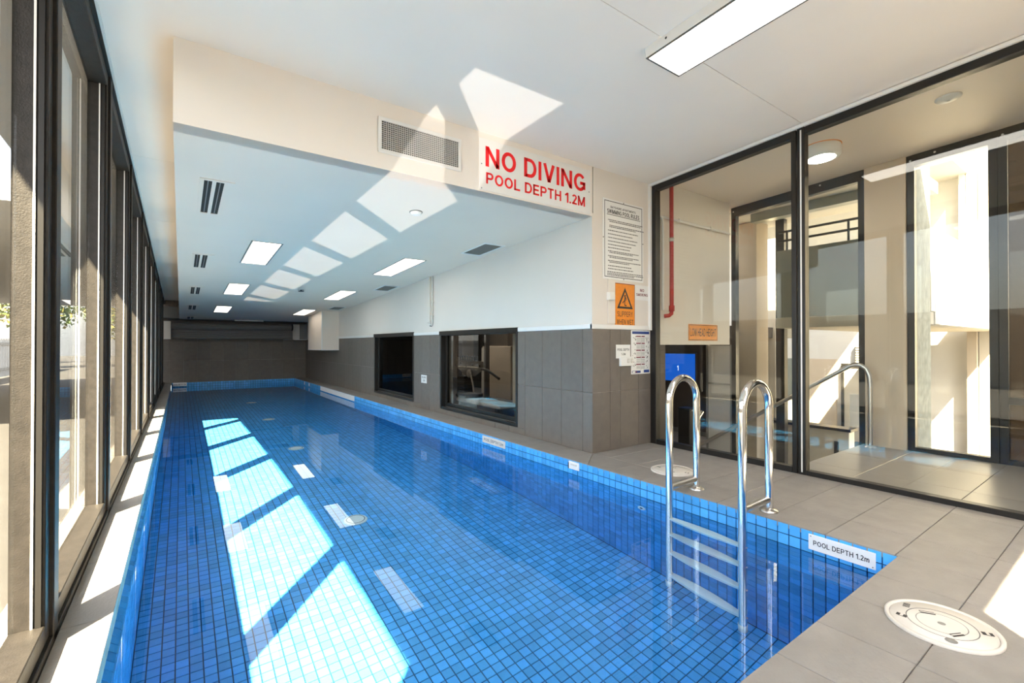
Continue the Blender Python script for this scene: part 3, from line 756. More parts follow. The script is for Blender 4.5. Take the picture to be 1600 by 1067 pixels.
# ------------------------------------------------------------------ fittings on the right wall
t = thing('wall_conduit', 'pale twin conduit with hooked lower end running down the wall between the gym windows', 'pipe', (WX - .004, 6.40, 0))
MB().box(-.03, -.0005, .02, .11, 1.33, zs(6.45) - .002).build('cover', M['plaster'], t, bevel=.004)
b = MB(); b.tube([(-.018, -.06, zs(6.4) - .006), (-.018, -.06, 1.32), (-.018, -.045, 1.292), (-.018, -.01, 1.29), (-.018, .015, 1.31), (-.018, .018, 1.36)], .012, 10); b.build('pipe', M['galv'], t)
for z in (1.42, 1.62): MB().box(-.034, -.0005, -.08, -.04, z, z + .018).build('clip', M['galv'], t, bevel=.003)
MB().box(-.03, -.0005, -.02, .01, 1.275, 1.29).build('cap', M['print'], t)
t = thing('duct_box', 'white box duct hanging on the far tiled wall below the lowered ceiling', 'duct', (2.686, 11.44, .868))
MB().sbox(0, WX - .006 - 2.686, 0, 1.45, lambda y: 0.01, lambda y: zs(y + 11.44) - .868 - .001).build('body', M['soffit'], t)
b = MB(); b.box(-.006, .40 - .012, -.006, 1.45, 0, .012); b.sbox(-.006, .006, -.006, .008, lambda y: .012, lambda y: zs(11.44) - .876); b.build('edge_trim', M['white'], t)
MB().box(.10, .13, .2, .23, -.012, 0).build('drain_stub', M['print'], t)

# roller shutter at the far end
SY = 14.72
t = thing('roller_shutter', 'dark ribbed roller shutter with its drum above the far tiled wall', 'shutter', (0, SY, 0))
b = MB()
for i in range(9): z = 1.16 + i * .045; b.prism([(z, .12), (z + .043, .12), (z + .036, .085), (z + .008, .085)], 0, -.2, 2.66) if False else b.hexa([(-.2, .085, z + .006), (2.66, .085, z + .006), (2.66, .12, z), (-.2, .12, z), (-.2, .085, z + .037), (2.66, .085, z + .037), (2.66, .12, z + .044), (-.2, .12, z + .044)])
b.build('curtain', M['shutter'], t)
prof = [(math.cos(q) * (.088 + .006 * (i % 2)), math.sin(q) * (.088 + .006 * (i % 2))) for i, q in enumerate([2 * math.pi * k / 32 for k in range(32)])]
MB().prism([(y - .03, z + 1.50) for y, z in prof], 0, -.2, 2.60).build('drum', M['shutter'], t)
MB().prism([(.1 * math.cos(q * .3927) - .03, 1.50 + .1 * math.sin(q * .3927)) for q in range(16)], 0, 2.60, 2.64).build('end_cap', M['print'], t)
MB().box(-.2, 2.66, .08, .13, 1.148, 1.165).build('bottom_rail', M['black'], t)
for nm, x0, x1, z1, m, lb in (('shutter_bracket', -.36, -.215, 1.6, 'plaster', 'white box bracket at the window end of the roller shutter'), ('shutter_bracket', 2.46, 2.86, 1.60, 'plaster', 'white box bracket at the tiled wall end of the roller shutter'), ('control_box', 2.865, 3.06, 1.60, 'greygrille', 'grey box beside the right bracket of the roller shutter')):
    y0 = SY - .06 if x0 < 0 else SY + .142
    t = thing(nm, lb, 'bracket' if 'bracket' in nm else 'box', (x0, y0, 1.148))
    MB().box(0, x1 - x0, 0, .24, 0, z1 - 1.148).build('body', M[m], t, bevel=.004)
    MB().box(-.003, x1 - x0 + .003, -.004, .24, -.006, .004).build('lip', M['white'], t)

# ------------------------------------------------------------------ pool fittings
t = sign('depth_marker', 'white POOL DEPTH 1.2m strip on the blue waterline tiles near the deck corner', .299, .082, (PX1 - .001, 1.118, -.102), FACE_X, M['signwhite'], .005)
text(t, 'POOL DEPTH 1.2m', .25, .026, .024, .028, M['print'], .0058, bold=.008)
screws(t, [(.012, .072), (.287, .01)], .005, 'printgrey', .003)
t = sign('depth_marker', 'weathered white depth strip on the waterline tiles below the nearer gym window', .45, .075, (PX1 - .001, 4.45, -.092), FACE_X, M['lid'], .005)
text(t, 'POOL DEPTH 1.2m', .38, .03, .035, .022, M['printgrey'], .0056, bold=.02)
t = sign('depth_marker', 'white depth strip on the far end wall of the pool under the dark tiles', .30, .095, (-.172, PY1 - .001, -.098), FACE_Y, M['signwhite'], .005)
text(t, 'POOL DEPTH 1.2m', .26, .035, .02, .03, M['print'], .0056, bold=.02)
for y, lb in ((13.75, 'tiny white square plate on the waterline tiles nearest the far corner'), (13.18, 'tiny white square plate on the waterline tiles between far corner and white grate')):
    t = sign('marker_plate', lb, .085, .075, (PX1 - .001, y, -.095), FACE_X, M['signwhite'], .005); MB().box(.01, .075, .01, .014, .005, .0055).build('underline', M['printgrey'], t)
t = thing('overflow_grate', 'long white overflow grate along the waterline tiles of the far right pool wall', 'grate', (PX1 - .001, 11.91, -.108), FACE_X)
b = MB(); L = 2.71; b.box(0, L, 0, .012, .0005, .006); b.box(0, L, .088, .10, .0005, .006); b.box(0, .03, .012, .088, .0005, .006); b.box(L - .03, L, .012, .088, .0005, .006); b.build('frame', M['signwhite'], t)
MB().box(.03, L - .03, .012, .088, .0004, .0012).build('backing', M['greygrille'], t)
b = MB(); 
for i in range(52): x = .035 + i * .0512; b.box(x, x + .036, .012, .088, .0012, .005)
stuff(b.build('slats', M['signwhite'], t))
t = thing('level_fitting', 'small white water level fitting on the waterline tiles below the wall corner', 'fitting', (PX1 - .001, 3.018, -.078), FACE_X)
MB().box(0, .128, 0, .066, .0005, .010).build('body', M['plastic'], t, bevel=.003); MB().box(.03, .10, .036, .048, .010, .016).build('slot_cover', M['lid'], t); MB().box(-.006, .0, .0, .05, .0005, .012).build('stop', M['print'], t)
def inlet(label, loc, rot, r, group=None):
    t = thing('return_inlet', label, 'fitting', loc, rot, group)
    MB().lathe([(r * .45, .004), (r * .55, .010), (r * .8, .010), (r, .004), (r, .0)], seg=24).build('ring', M['plastic'], t)
    MB().lathe([(0, .003), (r * .45, .003)], seg=16, smooth=False).build('eyeball', M['dark'], t)
inlet('small white return inlet in the blue pool wall beside the ladder', (PX1, 2.237, -.357), FACE_X, .034)
for y, nm in ((4.112, 'nearest, in front of the mirrored light panel'), (6.694, 'second from the near end'), (9.087, 'third from the near end'), (11.547, 'farthest from the near end')):
    t = thing('floor_drain', 'round white cover on the pool floor, ' + nm, 'drain', (1.25, y, FLOORZ - .001), (0, 0, 0), 'white covers in a row on the pool floor')
    MB().lathe([(0, .016), (.07, .015), (.095, .010), (.10, .0)], seg=28).build('cover', M['plastic'], t)
    MB().lathe([(.072, .0155), (.076, .0175), (.08, .0145)], seg=28).build('slot_ring', M['printgrey'], t)

# skimmer lids in the deck
def lid(label, x, y, r, detail, rz=0):
    t = thing('skimmer_lid', label, 'lid', (x, y, .0), (0, 0, rz))
    MB().lathe([(r + .006, .0005), (r + .006, .010), (r - .004, .0125), (r - .008, .006)], seg=48).build('rim', M['lid'], t)
    MB().lathe([(0, .0095), (r * .45, .0095), (r - .010, .0085), (r - .008, .002)], seg=48).build('cover', M['lid'], t)
    for k, (px, py_, w_, l_) in enumerate(((.42, .1, .016, .045), (-.42, -.1, .016, .045), (.1, .72, .03, .018), (-.15, -.76, .03, .018))):
        s = MB().box(-w_ / 2, w_ / 2, -l_ / 2, l_ / 2, 0, .0012).build('slot', M['print'], t, loc=(px * r, py_ * r, .0095), rot=(0, 0, .5 * k))
        MB().box(-w_ * .14, w_ * .14, -l_ / 2, l_ / 2, .001, .002).build('bridge', M['lid'], s)
    if detail:
        for rr in (.44, .62):
            MB().lathe([(r * rr, .0094), (r * rr + .0015, .0102), (r * rr + .003, .0094)], seg=48).build('moulded_ring', M['printgrey'] if rr > .5 else M['greygrille'], t)
        for i in range(4): MB().box(-.0015, .0015, 0, .02, 0, .001).build('mark', M['print'], t, loc=(r * .62 + .008 * i - .01, r * .40 - .004 * i, .009), rot=(0, 0, -.3))
        MB().lathe([(0, .0105), (.008, .0105), (.012, .0094)], seg=14).build('screw_cap', M['greygrille'], t)
        MB().lathe([(0, .0105), (.015, .0105), (.017, .0092)], seg=14).build('dimple', M['greygrille'], t, loc=(-r * .72, .02, 0))
lid('large round cream skimmer lid on the deck at the near pool corner', 2.205, .462, .153, True, .6)
lid('round cream skimmer lid on the deck behind the ladder', 3.175, 2.262, .158, False, .3)

# ------------------------------------------------------------------ pool ladder
t = thing('pool_ladder', 'polished steel pool ladder with two looped handrails and pale plastic rungs', 'ladder', (2.76, 1.63, 0))
LX0, LX1, LYA, LYB = 2.60 - 2.76, 2.905 - 2.76, .253, -.249
for y in (LYA, LYB):
    dx = -.02 if y < 0 else .01
    rr = (LX1 - LX0) / 2; cx_ = (LX0 + LX1) / 2 + dx; zt = .80 - .0235 - rr
    path = [(LX1 + dx, y, .004), (LX1 + dx, y, .2), (LX1 + dx, y, zt - .02)] + [(cx_ + rr * math.cos(math.pi * k / 16), y, zt + rr * math.sin(math.pi * k / 16)) for k in range(17)] + [(LX0 + dx, y, zt - .02), (LX0 + dx, y, .1), (LX0 + dx, y, -.5), (LX0 + dx, y, -1.10)]
    rail = MB().tube(path, .0235, 18).build('rail', M['chrome'], t)
    MB().tube([(LX0 + dx + .012, y, .066), (LX1 + dx - .012, y, .072)], .019, 14).build('crossbar', M['steel'], rail)
    MB().lathe([(.019, .022), (.03, .02), (.044, .010), (.05, .004), (.05, .0)], LX1 + dx, y, 0, 28).build('flange', M['steel'], rail)
    MB().lathe([(.0, -.01), (.024, -.01), (.026, .05), (.019, .055)], LX0 + dx, y, -1.12, 16).build('foot_cap', M['plastic'], rail)
for z in (-.155, -.42, -.695, -.99):
    b = MB(); n = 10; A, B_ = LYB + .012, LYA - .012; vs = []
    for i in range(n + 1):
        q = i / n; y = A + (B_ - A) * q; w_ = .018 + .020 * math.sin(math.pi * q); x = LX0 + (-.02 + .03 * q)
        vs += [(x - w_, y, z - .014), (x + w_, y, z - .014), (x + w_, y, z + .014), (x - w_, y, z + .014)]
    fs = [(i * 4 + k, i * 4 + (k + 1) % 4, i * 4 + 4 + (k + 1) % 4, i * 4 + 4 + k) for i in range(n) for k in range(4)] + [(3, 2, 1, 0), (n * 4, n * 4 + 1, n * 4 + 2, n * 4 + 3)]
    b.add(vs, fs); r_ = b.build('rung', M['rung'], t, bevel=.002)
    for y, dx in ((LYA + .02, .01), (LYB - .02, -.02)):
        MB().lathe([(0, .008), (.008, .006), (.009, -.004)], seg=10).build('bolt', M['steel'], r_, loc=(LX0 + dx, y, z), rot=(R(-90) if y > 0 else R(90), 0, 0))
for o in t.children_recursive: o.cycles.is_caustics_receiver = True

# ------------------------------------------------------------------ corridor and stair beyond the partition
OX = 5.63                                                    # outer glazing line
LOB = -.93                                                   # lower lobby floor
floor2 = struct(empty('floor_corridor'))
MB().box(GX + .05, OX + .1, YF, 1.76, -.2, -.008).build('bed', M['deckgrout'], floor2)
cys = [YF, -.76, -.455, -.15, .155, .46, .76, 1.063, 1.365, 1.76]
for a, c in zip(cys, cys[1:]):
    for x0, x1 in ((GX + .052, 4.38), (4.38, 5.01), (5.01, OX + .08)): tile(floor2, x0 + .0015, x1 - .0015, a + .0015, c - .0015, -.03, 0, M['corridor'])
MB().box(GX + .05, OX + 4, 1.5, 8, LOB - .1, LOB).build('slab', M['corridor'], floor2)
MB().box(GX + .05, OX, 1.70, 1.76, LOB, -.008).build('riser', M['corridor'], floor2)
stair = struct(empty('trim_stair'))
for i in range(4):
    MB().box(GX + .1, OX - .02, 1.76 + .28 * i, 1.76 + .28 * (i + 1), LOB, -.186 * (i + 1)).build('step', M['corridor'], stair)
    MB().box(GX + .1, OX - .02, 1.76 + .28 * i, 1.76 + .28 * i + .05, -.186 * (i + 1), -.186 * (i + 1) + .004).build('nosing', M['print'], stair)
struct(MB().box(GX + .045, GX + .07, 1.76, 3.05, LOB, -.05).build('wall_stair', M['plaster']))
def zk(y): return zc(y) + .065
struct(MB().sbox(GX + .05, OX + .12, YF, BY + .3, zk, lambda y: zk(y) + .12).build('ceiling_corridor', M['soffit']))
struct(MB().sbox(GX + .03, OX - .22, BY, BY + .14, lambda y: 1.0, lambda y: zk(y)).build('wall_lobby_front', M['plaster']))
struct(MB().box(GX + .03, OX - .22, BY + .14, 5.29, 1.0, 1.12).build('ceiling_lobby', M['plaster']))
struct(MB().box(GX + .03, GX + .1, BY + .14, 5.29, LOB, 1.0).build('wall_lobby_side', M['plaster']))
b = MB(); b.box(9.0, 9.15, 4.9, 8, LOB, 1.2); b.build('wall_lobby_back', M['brown']); struct(bpy.data.objects['wall_lobby_back'])
struct(MB().box(7.12, 9.15, 7.9, 8.1, LOB, 1.2).build('wall_lobby_end', M['brown']))
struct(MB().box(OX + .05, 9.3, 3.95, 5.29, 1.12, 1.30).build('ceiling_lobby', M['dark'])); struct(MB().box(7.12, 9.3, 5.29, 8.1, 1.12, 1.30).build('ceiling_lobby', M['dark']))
struct(MB().box(GX + .1, 7.1, 5.20, 5.29, LOB, 1.0).build('wall_lobby_rear', M['brown'])); struct(MB().box(7.02, 7.11, 5.41, 7.9, LOB, -.14).build('wall_lobby_inner', M['brown']))
struct(MB().box(8.97, 9.0, 4.9, 8, LOB, LOB + .09).build('baseboard_lobby', M['greygrille']))
t = thing('television', 'wall screen showing plain blue with a small white numeral 1', 'screen', (8.999, 6.34, .50))
MB().box(-.06, -.001, -.56, .56, -.32, .32).build('casing', M['print'], t, bevel=.006)
s = MB().box(-.063, -.0601, -.54, .54, -.30, .30).build('screen', M['screen'], t)
text(s, '1', .035, .11, 0, 0, M['screen_text'], 0); 
o = s.children[0]; o.rotation_euler = FACE_X; o.location = (-.065, -.10, -.07)
t = thing('wall_socket', 'small pale socket low on the brown lobby wall under the blue screen', 'outlet', (8.999, 6.65, LOB + .42), FACE_X)
MB().box(-.06, .06, -.03, .03, .0005, .015).build('plate', M['greygrille'], t, bevel=.003); MB().box(-.03, -.015, -.01, .01, .015, .018).build('socket', M['print'], t)
t = thing('lobby_bin', 'black upright bin with a chrome lever in the lower lobby', 'bin', (6.9, 4.62, LOB))
MB().box(-.11, .11, -.11, .11, 0.0, .86).build('body', M['black'], t, bevel=.01); MB().tube([(-.05, -.11, .84), (-.02, -.14, .88), (.08, -.16, .90)], .014, 10).build('lever', M['chrome'], t); MB().box(-.115, .115, -.115, .115, .86, .88).build('top', M['print'], t, bevel=.004)
# pale glazed screen at the stair side of the lobby
t = thing('frosted_screen', 'pale frosted screen with slim frame at the foot of the stairs beside the brown lobby', 'screen', (OX - .02, 3.13, LOB))
MB().box(0, .03, .02, .32, .05, 1.92).build('panel', M['extwhite'], t)
b = MB(); b.box(-.01, .04, 0, .02, 0, 1.93); b.box(-.01, .04, .32, .345, 0, 1.93); b.box(-.01, .04, .02, .32, 1.42, 1.44); b.box(-.01, .04, .02, .32, 0, .05); b.build('frame', M['greygrille'], t)

# outer glazing
GZ = 2.70
def zo(y): return zk(y) - .0
def outer_window(nm, y0, y1, zb, pane, m='black'):
    w = struct(empty(nm)); b = MB(); f = .055
    b.sbox(OX - .03, OX + .05, y0, y0 + f, lambda y: zb, zo); b.sbox(OX - .03, OX + .05, y1 - f, y1, lambda y: zb, zo)
    b.box(OX - .03, OX + .05, y0 + f, y1 - f, zb, zb + .04); b.sbox(OX - .03, OX + .05, y0 + f, y1 - f, lambda y: zo(y) - .105, zo)
    b.build('frame', M[m], w, bevel=.003)
    MB().sbox(OX, OX + .008, y0 + f, y1 - f, lambda y: zb + .04, lambda y: zo(y) - .105).build('pane', M[pane], w)
    for y, z in ((y1 - .03, zo(y1) - .05), (y0 + .4, zo(y0) - .05)): MB().lathe([(0, .004), (.008, .002), (.009, 0)], seg=10).build('screw', M['bead'], w, loc=(OX - .03, y, z), rot=FACE_X)
    return w
outer_window('window_14', 1.735, 3.13, LOB, 'glassR')
outer_window('window_15', .80, 1.405, 0, 'glassR')
struct(MB().sbox(OX - .05, OX + .12, 1.405, 1.735, lambda y: LOB, zk).build('wall_pillar', M['pillar'], bevel=.004))
w = outer_window('window_16', -.75, .80, 0, 'glassD', 'black')
MB().box(OX - .02, OX + .03, -.69, .745, .50, .56).build('rail', M['black'], w)
struct(MB().sbox(OX - .05, OX + .1, YF, -.75, lambda y: 0, zk).build('wall_2', M['plaster']))
t = thing('notice_sheet', 'white paper notice with dark corner clips on the dark tinted door glass', 'notice', (OX - .006, .60, 1.22), FACE_X)
MB().box(0, .30, 0, .43, .0005, .003).build('sheet', M['signwhite'], t)
for x in (.03, .27): 
    for y in (.02, .40): MB().box(x - .015, x + .015, y - .008, y + .012, .003, .006).build('clip', M['print'], t)

# handrail
t = thing('handrail', 'brushed steel stair handrail with rounded top bend beyond the glass partition', 'handrail', (5.48, 1.66, 0))
path = [(0, 0, .004), (0, 0, .60), (0, .008, .70), (0, .035, .765), (0, .075, .795), (0, .125, .80), (0, .17, .785), (0, .30, .70)]
path += [(0, .30 + .1 * k, .70 - .0655 * k) for k in range(1, 17)]
MB().tube(path, .021, 14).build('rail', M['steel'], t)
MB().lathe([(.02, .02), (.045, .008), (.05, 0)], 0, 0, 0, 24).build('flange', M['steel'], t)
MB().tube([(0, 1.25, LOB + .003), (0, 1.25, .72 - .0655 * 9.5 - .03)], .016, 12).build('post', M['steel'], t)
t = thing('handrail_stub', 'short chrome rail end on the lobby side of the stairs', 'handrail', (4.42, 2.86, .18))
MB().tube([(0, 0, -.0), (.09, .03, .04), (.20, .06, .085)], .022, 14).build('rail', M['chrome'], t); MB().tube([(.10, .033, .0), (.10, .033, -.62), (.10, .033, LOB - .18 + .186)], .012, 10).build('post', M['print'], t)

# pipes, sign and lamps
t = thing('fire_pipe', 'red vertical pipe with an elbow at its lower end on the white wall', 'pipe', (4.185, BY - .06, 0))
MB().tube([(0, 0, zk(3) - .004), (0, 0, 1.36), (-.006, .0, 1.325), (-.03, .012, 1.305), (-.06, .05, 1.30)], .021, 16).build('pipe', M['redpipe'], t)
MB().lathe([(.021, -.03), (.029, -.03), (.029, .03), (.021, .03)], 0, 0, 1.38, 18).build('collar', M['redpipe'], t)
MB().lathe([(.021, -.02), (.026, -.02), (.026, .02), (.021, .02)], 0, 0, 2.10, 18).build('clip', M['steel'], t)
t = thing('white_conduit', 'thin white conduit bending from vertical to a long level run along the white wall', 'pipe', (4.0, BY - .024, 0))
MB().tube([(.085, 0, 1.36), (.085, 0, 2.28), (.07, 0, 2.325), (.03, 0, 2.335), (-.05, 0, 2.335)], .014, 10).build('drop', M['white'], t)
MB().tube([(.09, 0, 2.335), (1.38, 0, 2.335)], .014, 10).build('run', M['white'], t)
for x in (.35, .95): MB().box(x, x + .02, -.018, .022, 2.315, 2.355).build('clip', M['white'], t)
t = sign('head_height_sign', 'orange LOW HEAD HEIGHT sign on the white wall above the stair opening', .575, .185, (4.565, BY, 1.045), FACE_Y, M['orange'], .004)
text(t, 'LOW HEAD HEIGHT', .51, .088, .033, .05, M['print'], .0046, bold=-.02)
b = MB(); 
for x0, x1, y0, y1 in ((.008, .567, .172, .178), (.008, .567, .007, .013), (.008, .014, .013, .172), (.561, .567, .013, .172)): b.box(x0, x1, y0, y1, .004, .0045)
b.build('border', M['print'], t)
def corr(name, label, cat, x, y): return thing(name, label, cat, (x, y, zk(y) - .001), (SL_A, 0, 0))
t = corr('ceiling_lamp', 'round white ceiling lamp glowing warm in the corridor', 'lamp', 4.66, 1.77)
MB().lathe([(.15, 0), (.155, -.02), (.15, -.085), (.135, -.10), (.11, -.102)], seg=40).build('body', M['white'], t)
MB().lathe([(0, -.108), (.08, -.107), (.11, -.101)], seg=36).build('diffuser', M['warm_light'], t)
MB().lathe([(.15, -.004), (.158, -.004), (.158, 0)], seg=36).build('base_ring', M['orange'], t)
t = corr('smoke_alarm', 'flat round white alarm on the corridor ceiling', 'detector', 4.56, .90)
MB().lathe([(0, -.022), (.02, -.022), (.024, -.016), (.062, -.014), (.075, -.006), (.076, 0)], seg=32).build('cover', M['plastic'], t); MB().lathe([(0, -.026), (.01, -.026), (.012, -.022)], seg=12).build('button', M['lid'], t)
t = corr('sprinkler_head', 'tiny white sprinkler on the corridor ceiling near the partition head', 'sprinkler', 4.18, .98)
MB().lathe([(0, -.03), (.018, -.03), (.02, -.026), (.008, -.024), (.008, 0)], seg=14).build('deflector', M['plastic'], t); MB().lathe([(.008, -.006), (.03, -.004), (.032, 0)], seg=16).build('escutcheon', M['plastic'], t)

# ------------------------------------------------------------------ courtyard and building opposite
struct(MB().box(OX + .1, 16, YF - 2, 12, LOB - .2, LOB - .001).build('ground_courtyard', M['paving']))
struct(MB().box(OX + .125, 6.24, 1.375, 1.53, LOB, 3.6).build('column_blade', M['concrete'], bevel=.008))
bd = thing('apartment_block', 'pale rendered apartment block with balconies across the courtyard', 'building', (11, 3, LOB))
def bx(name, x0, x1, y0, y1, z0, z1, m, bevel=0): return MB().box(x0 - 11, x1 - 11, y0 - 3, y1 - 3, z0 - LOB, z1 - LOB).build(name, M[m], bd, bevel=bevel)
bx('wall', 11, 11.3, 1.9, 9, LOB, 7.0, 'extwhite')
bx('wall', 11.3, 14, 1.2, 1.9, LOB, 7.0, 'cream')
bx('pilaster', 10.8, 11.0, 1.80, 1.92, LOB, 7.0, 'beige')
bx('wall', 10.9, 11.3, .6, 1.79, LOB, 7.0, 'cream')
bx('wall', 14, 14.3, -3, 1.2, LOB, 7.0, 'cream')
bx('balcony_floor', 6.66, 10.79, 1.58, 3.0, 1.22, 1.36, 'cream')
bx('parapet', 6.5, 6.65, 1.43, 3.0, 1.36, 2.25, 'spandrel')
bx('slab_edge', 6.46, 6.65, 1.44, 3.0, 1.22, 1.355, 'cream')
bx('parapet', 6.66, 10.79, 1.43, 1.57, 1.22, 2.27, 'extwhite', .006)
bx('upper_slab', 8.6, 11, 1.90, 9, 3.9, 4.12, 'extwhite')
for z in (2.39, 2.51): MB().tube([(6.57 - 11, 1.5 - 3, z - LOB), (6.57 - 11, 3.0 - 3, z - LOB)], .016, 8).build('rail', M['black'], bd)
for y in (1.5, 2.2, 2.9): MB().tube([(6.57 - 11, y - 3, 2.25 - LOB), (6.57 - 11, y - 3, 2.51 - LOB)], .014, 8).build('baluster', M['black'], bd)
bx('post', 7.2, 7.3, 3.22, 3.34, LOB, 2.85, 'black')
bx('column', 7.0, 7.35, 3.52, 3.86, LOB, 2.85, 'beige', .006)
bx('column', 8.4, 8.7, 3.9, 4.2, LOB, 2.85, 'cream', .006)
lv = bx('louvre_box', 10.9, 11.0, 3.05, 3.55, .62, 1.02, 'greygrille')
for i in range(7): MB().box(10.87 - 11, 10.9 - 11, 3.07 - 3, 3.53 - 3, .65 + .05 * i - LOB, .68 + .05 * i - LOB).build('louvre', M['cream'], lv)
dr = bx('door', 10.94, 11.0, 3.05, 3.75, LOB, .55, 'cream')
MB().box(10.9 - 11, 10.94 - 11, 3.10 - 3, 3.14 - 3, -.1 - LOB, .08 - LOB).build('handle', M['black'], dr)
b = MB(); b.box(10.92 - 11, 11 - 11, 3.0 - 3, 3.05 - 3, 0, 1.55); b.box(10.92 - 11, 0, .75, .80, 0, 1.55); b.box(10.92 - 11, 0, .05, .75, 1.48, 1.55); b.build('door_frame', M['black'], bd)
bx('panel', 10.97, 11.0, 3.9, 4.5, LOB, .7, 'beige'); bx('panel', 10.97, 11.0, 4.62, 5.1, LOB, .7, 'spandrel')
bx('downpipe', 10.80, 10.88, 1.93, 2.01, 2.3, 6.5, 'galv')
t = thing('planter_wall', 'low cream rendered wall with dark capping beyond the stairs', 'wall', (8.0, 3.2, LOB))
MB().box(-.1, .1, -.55, .65, 0, .66).build('body', M['cream'], t, bevel=.004); MB().box(-.13, .13, -.58, .68, .66, .70).build('capping', M['black'], t)
MB().box(-.106, -.10, -.42, -.36, .28, .50).build('slot', M['print'], t)
struct(MB().box(OX + .12, 7.6, 1.60, 3.95, 2.86, 3.0).build('ceiling_porch', M['extwhite']))
struct(MB().box(6.6, 6.75, 1.6, 3.4, 2.74, 2.86).build('beam_porch', M['spandrel']))
t = thing('wall_notice', 'white notice plate hung on the courtyard railing seen through the glazing', 'notice', (8.2, 2.63, -.10)); MB().box(-.012, 0, -.11, .11, -.12, .36).build('plate', M['signwhite'], t, bevel=.003); MB().box(-.004, .016, -.13, -.115, -.17, .40).build('edge', M['print'], t)
# roof over room and corridor, keeping the high sun out
struct(MB().sbox(-.36, OX + .12, YF - .2, 15.3, lambda y: zc(y) + .20, lambda y: zc(y) + .32).build('roof', M['concrete']))
struct(MB().sbox(-1.19, -.36, -6, 7.4, lambda y: zc(y) + .15, lambda y: zc(y) + .4).build('roof_eave', M['extwhite']))
struct(MB().sbox(-4.2, -.36, 7.4, 18, lambda y: zc(y) + .15, lambda y: zc(y) + .4).build('roof_canopy', M['extwhite']))

struct(MB().box(-4.6, -4.3, 8.6, 16.8, -.06, 3.0).build('wall_sky_block', M['brown']))  # added unseen wall that keeps sky light off the far end
# ------------------------------------------------------------------ gym behind the right wall
gym = struct(empty('wall_gym'))
GB = MB
MB().box(3.86, 3.93, 3.3, 5.3, -.03, 2.5).build('side', M['pillar'], gym)
MB().box(3.86, 7.1, 5.3, 5.4, -.03, 2.5).build('side', M['pillar'], gym)
MB().box(7.0, 7.1, 5.4, 13.2, -.03, 2.5).build('back', M['pillar'], gym)
MB().prism([(3.29, 6.72), (3.29, 6.80), (6.2, 13.2), (6.3, 13.2)], 2, -.03, 2.5).build('partition', M['pillar'], gym)
MB().box(3.29, 6.9, 13.2, 13.3, -.03, 2.5).build('side', M['brown'], gym)
struct(MB().box(WX + .2, 7.1, 5.4, 13.3, -.13, -.03).build('floor_gym', M['asphalt'])); struct(MB().box(WX + .2, 3.86, 3.3, 5.4, -.13, -.03).build('floor_gym', M['asphalt']))
struct(MB().box(WX + .2, 7.1, 5.4, 13.3, 2.4, 2.5).build('ceiling_gym', M['plaster'])); struct(MB().box(WX + .2, 3.86, 3.3, 5.4, 2.4, 2.5).build('ceiling_gym', M['plaster']))
MB().box(5.8, 6.0, 9.4, 9.75, -.03, 2.4).build('column', M['print'], gym)
MB().box(5.8, 6.0, 8.0, 8.3, -.03, 2.4).build('column', M['brown'], gym)
for k, (h, tname) in enumerate(((WINA, 'window_17'), (WINB, 'window_18'))):
    w = struct(empty(tname)); y0, y1, z0, z1 = h; b = MB()
    x0, x1 = WX - .012, WX + .10
    b.box(x0, x1, y0, y0 + .03, z0, z1); b.box(x0, x1, y1 - .045, y1, z0, z1); b.box(x0, x1, y0 + .03, y1 - .045, z0, z0 + .035); b.box(x0, x1, y0 + .03, y1 - .045, z1 - .06, z1)
    b.box(WX + .05, WX + .09, y0 + .03, y0 + .06, z0 + .035, z1 - .06); b.box(WX + .05, WX + .09, y1 - .10, y1 - .045, z0 + .035, z1 - .06); b.box(WX + .05, WX + .09, y0 + .06, y1 - .10, z0 + .035, z0 + .085)
    b.build('frame', M['black'], w, bevel=.003)
    MB().box(WX - .02, WX + .02, y0 - .012, y1 + .012, z1 - .055, z1 + .004).build('head_strip', M['black'], w)
    MB().box(WX + .066, WX + .074, y0 + .06, y1 - .10, z0 + .085, z1 - .06).build('pane', M['glassG' if k == 0 else 'glassD'], w)
    MB().box(WX + .03, WX + .034, y0 + .05, y1 - .1, z0 + .036, z0 + .042).build('bead', M['steel'], w)
t = thing('gym_machine', 'pale multi-gym machine with pegged plate and pulley behind the nearer dark window', 'gym machine', (4.25, 7.2, -.03))
for dy in (-.5, .45): MB().box(-.04, .04, dy - .03, dy + .03, 0, 1.95).build('upright', M['brown'], t, bevel=.005)
MB().box(-.04, .04, -.55, .5, 1.95, 2.03).build('crossbeam', M['brown'], t, bevel=.005)
b = MB(); b.prism([(-.5, .62), (-.46, .74), (.50, .80), (.52, .64), (.1, .46), (-.2, .48)], 0, -.06, -.045); b.build('peg_plate', M['greygrille'], t)
for i in range(9):
    MB().tube([(-.06, -.38 + .085 * i, .745), (-.07, -.38 + .085 * i, .83)], .012, 8).build('peg', M['print'], t)
for y, z in ((-.36, .66), (-.12, .68), (.1, .64), (.3, .70)): MB().lathe([(0, .006), (.02, .004), (.022, 0)], seg=12).build('hole', M['print'], t, loc=(-.06, y, z), rot=FACE_X)
for i in range(8): MB().box(-.10, .10, .10, .36, .05 + .052 * i, .098 + .052 * i).build('weight_plate', M['print'], t, bevel=.004)
MB().lathe([(.02, -.015), (.075, -.015), (.065, 0), (.075, .015), (.02, .015)], seg=24).build('pulley', M['steel'], t, loc=(-.08, -.05, .52), rot=(0, R(90), 0))
MB().tube([(-.08, -.1, .50), (-.12, -.25, .30), (-.15, -.34, .1)], .015, 10).build('cable', M['bead'], t)
MB().tube([(-.1, -.5, .62), (-.15, -.75, .61), (-.2, -1.0, .56), (-.22, -1.2, .50)], .022, 10).build('press_bar', M['print'], t)
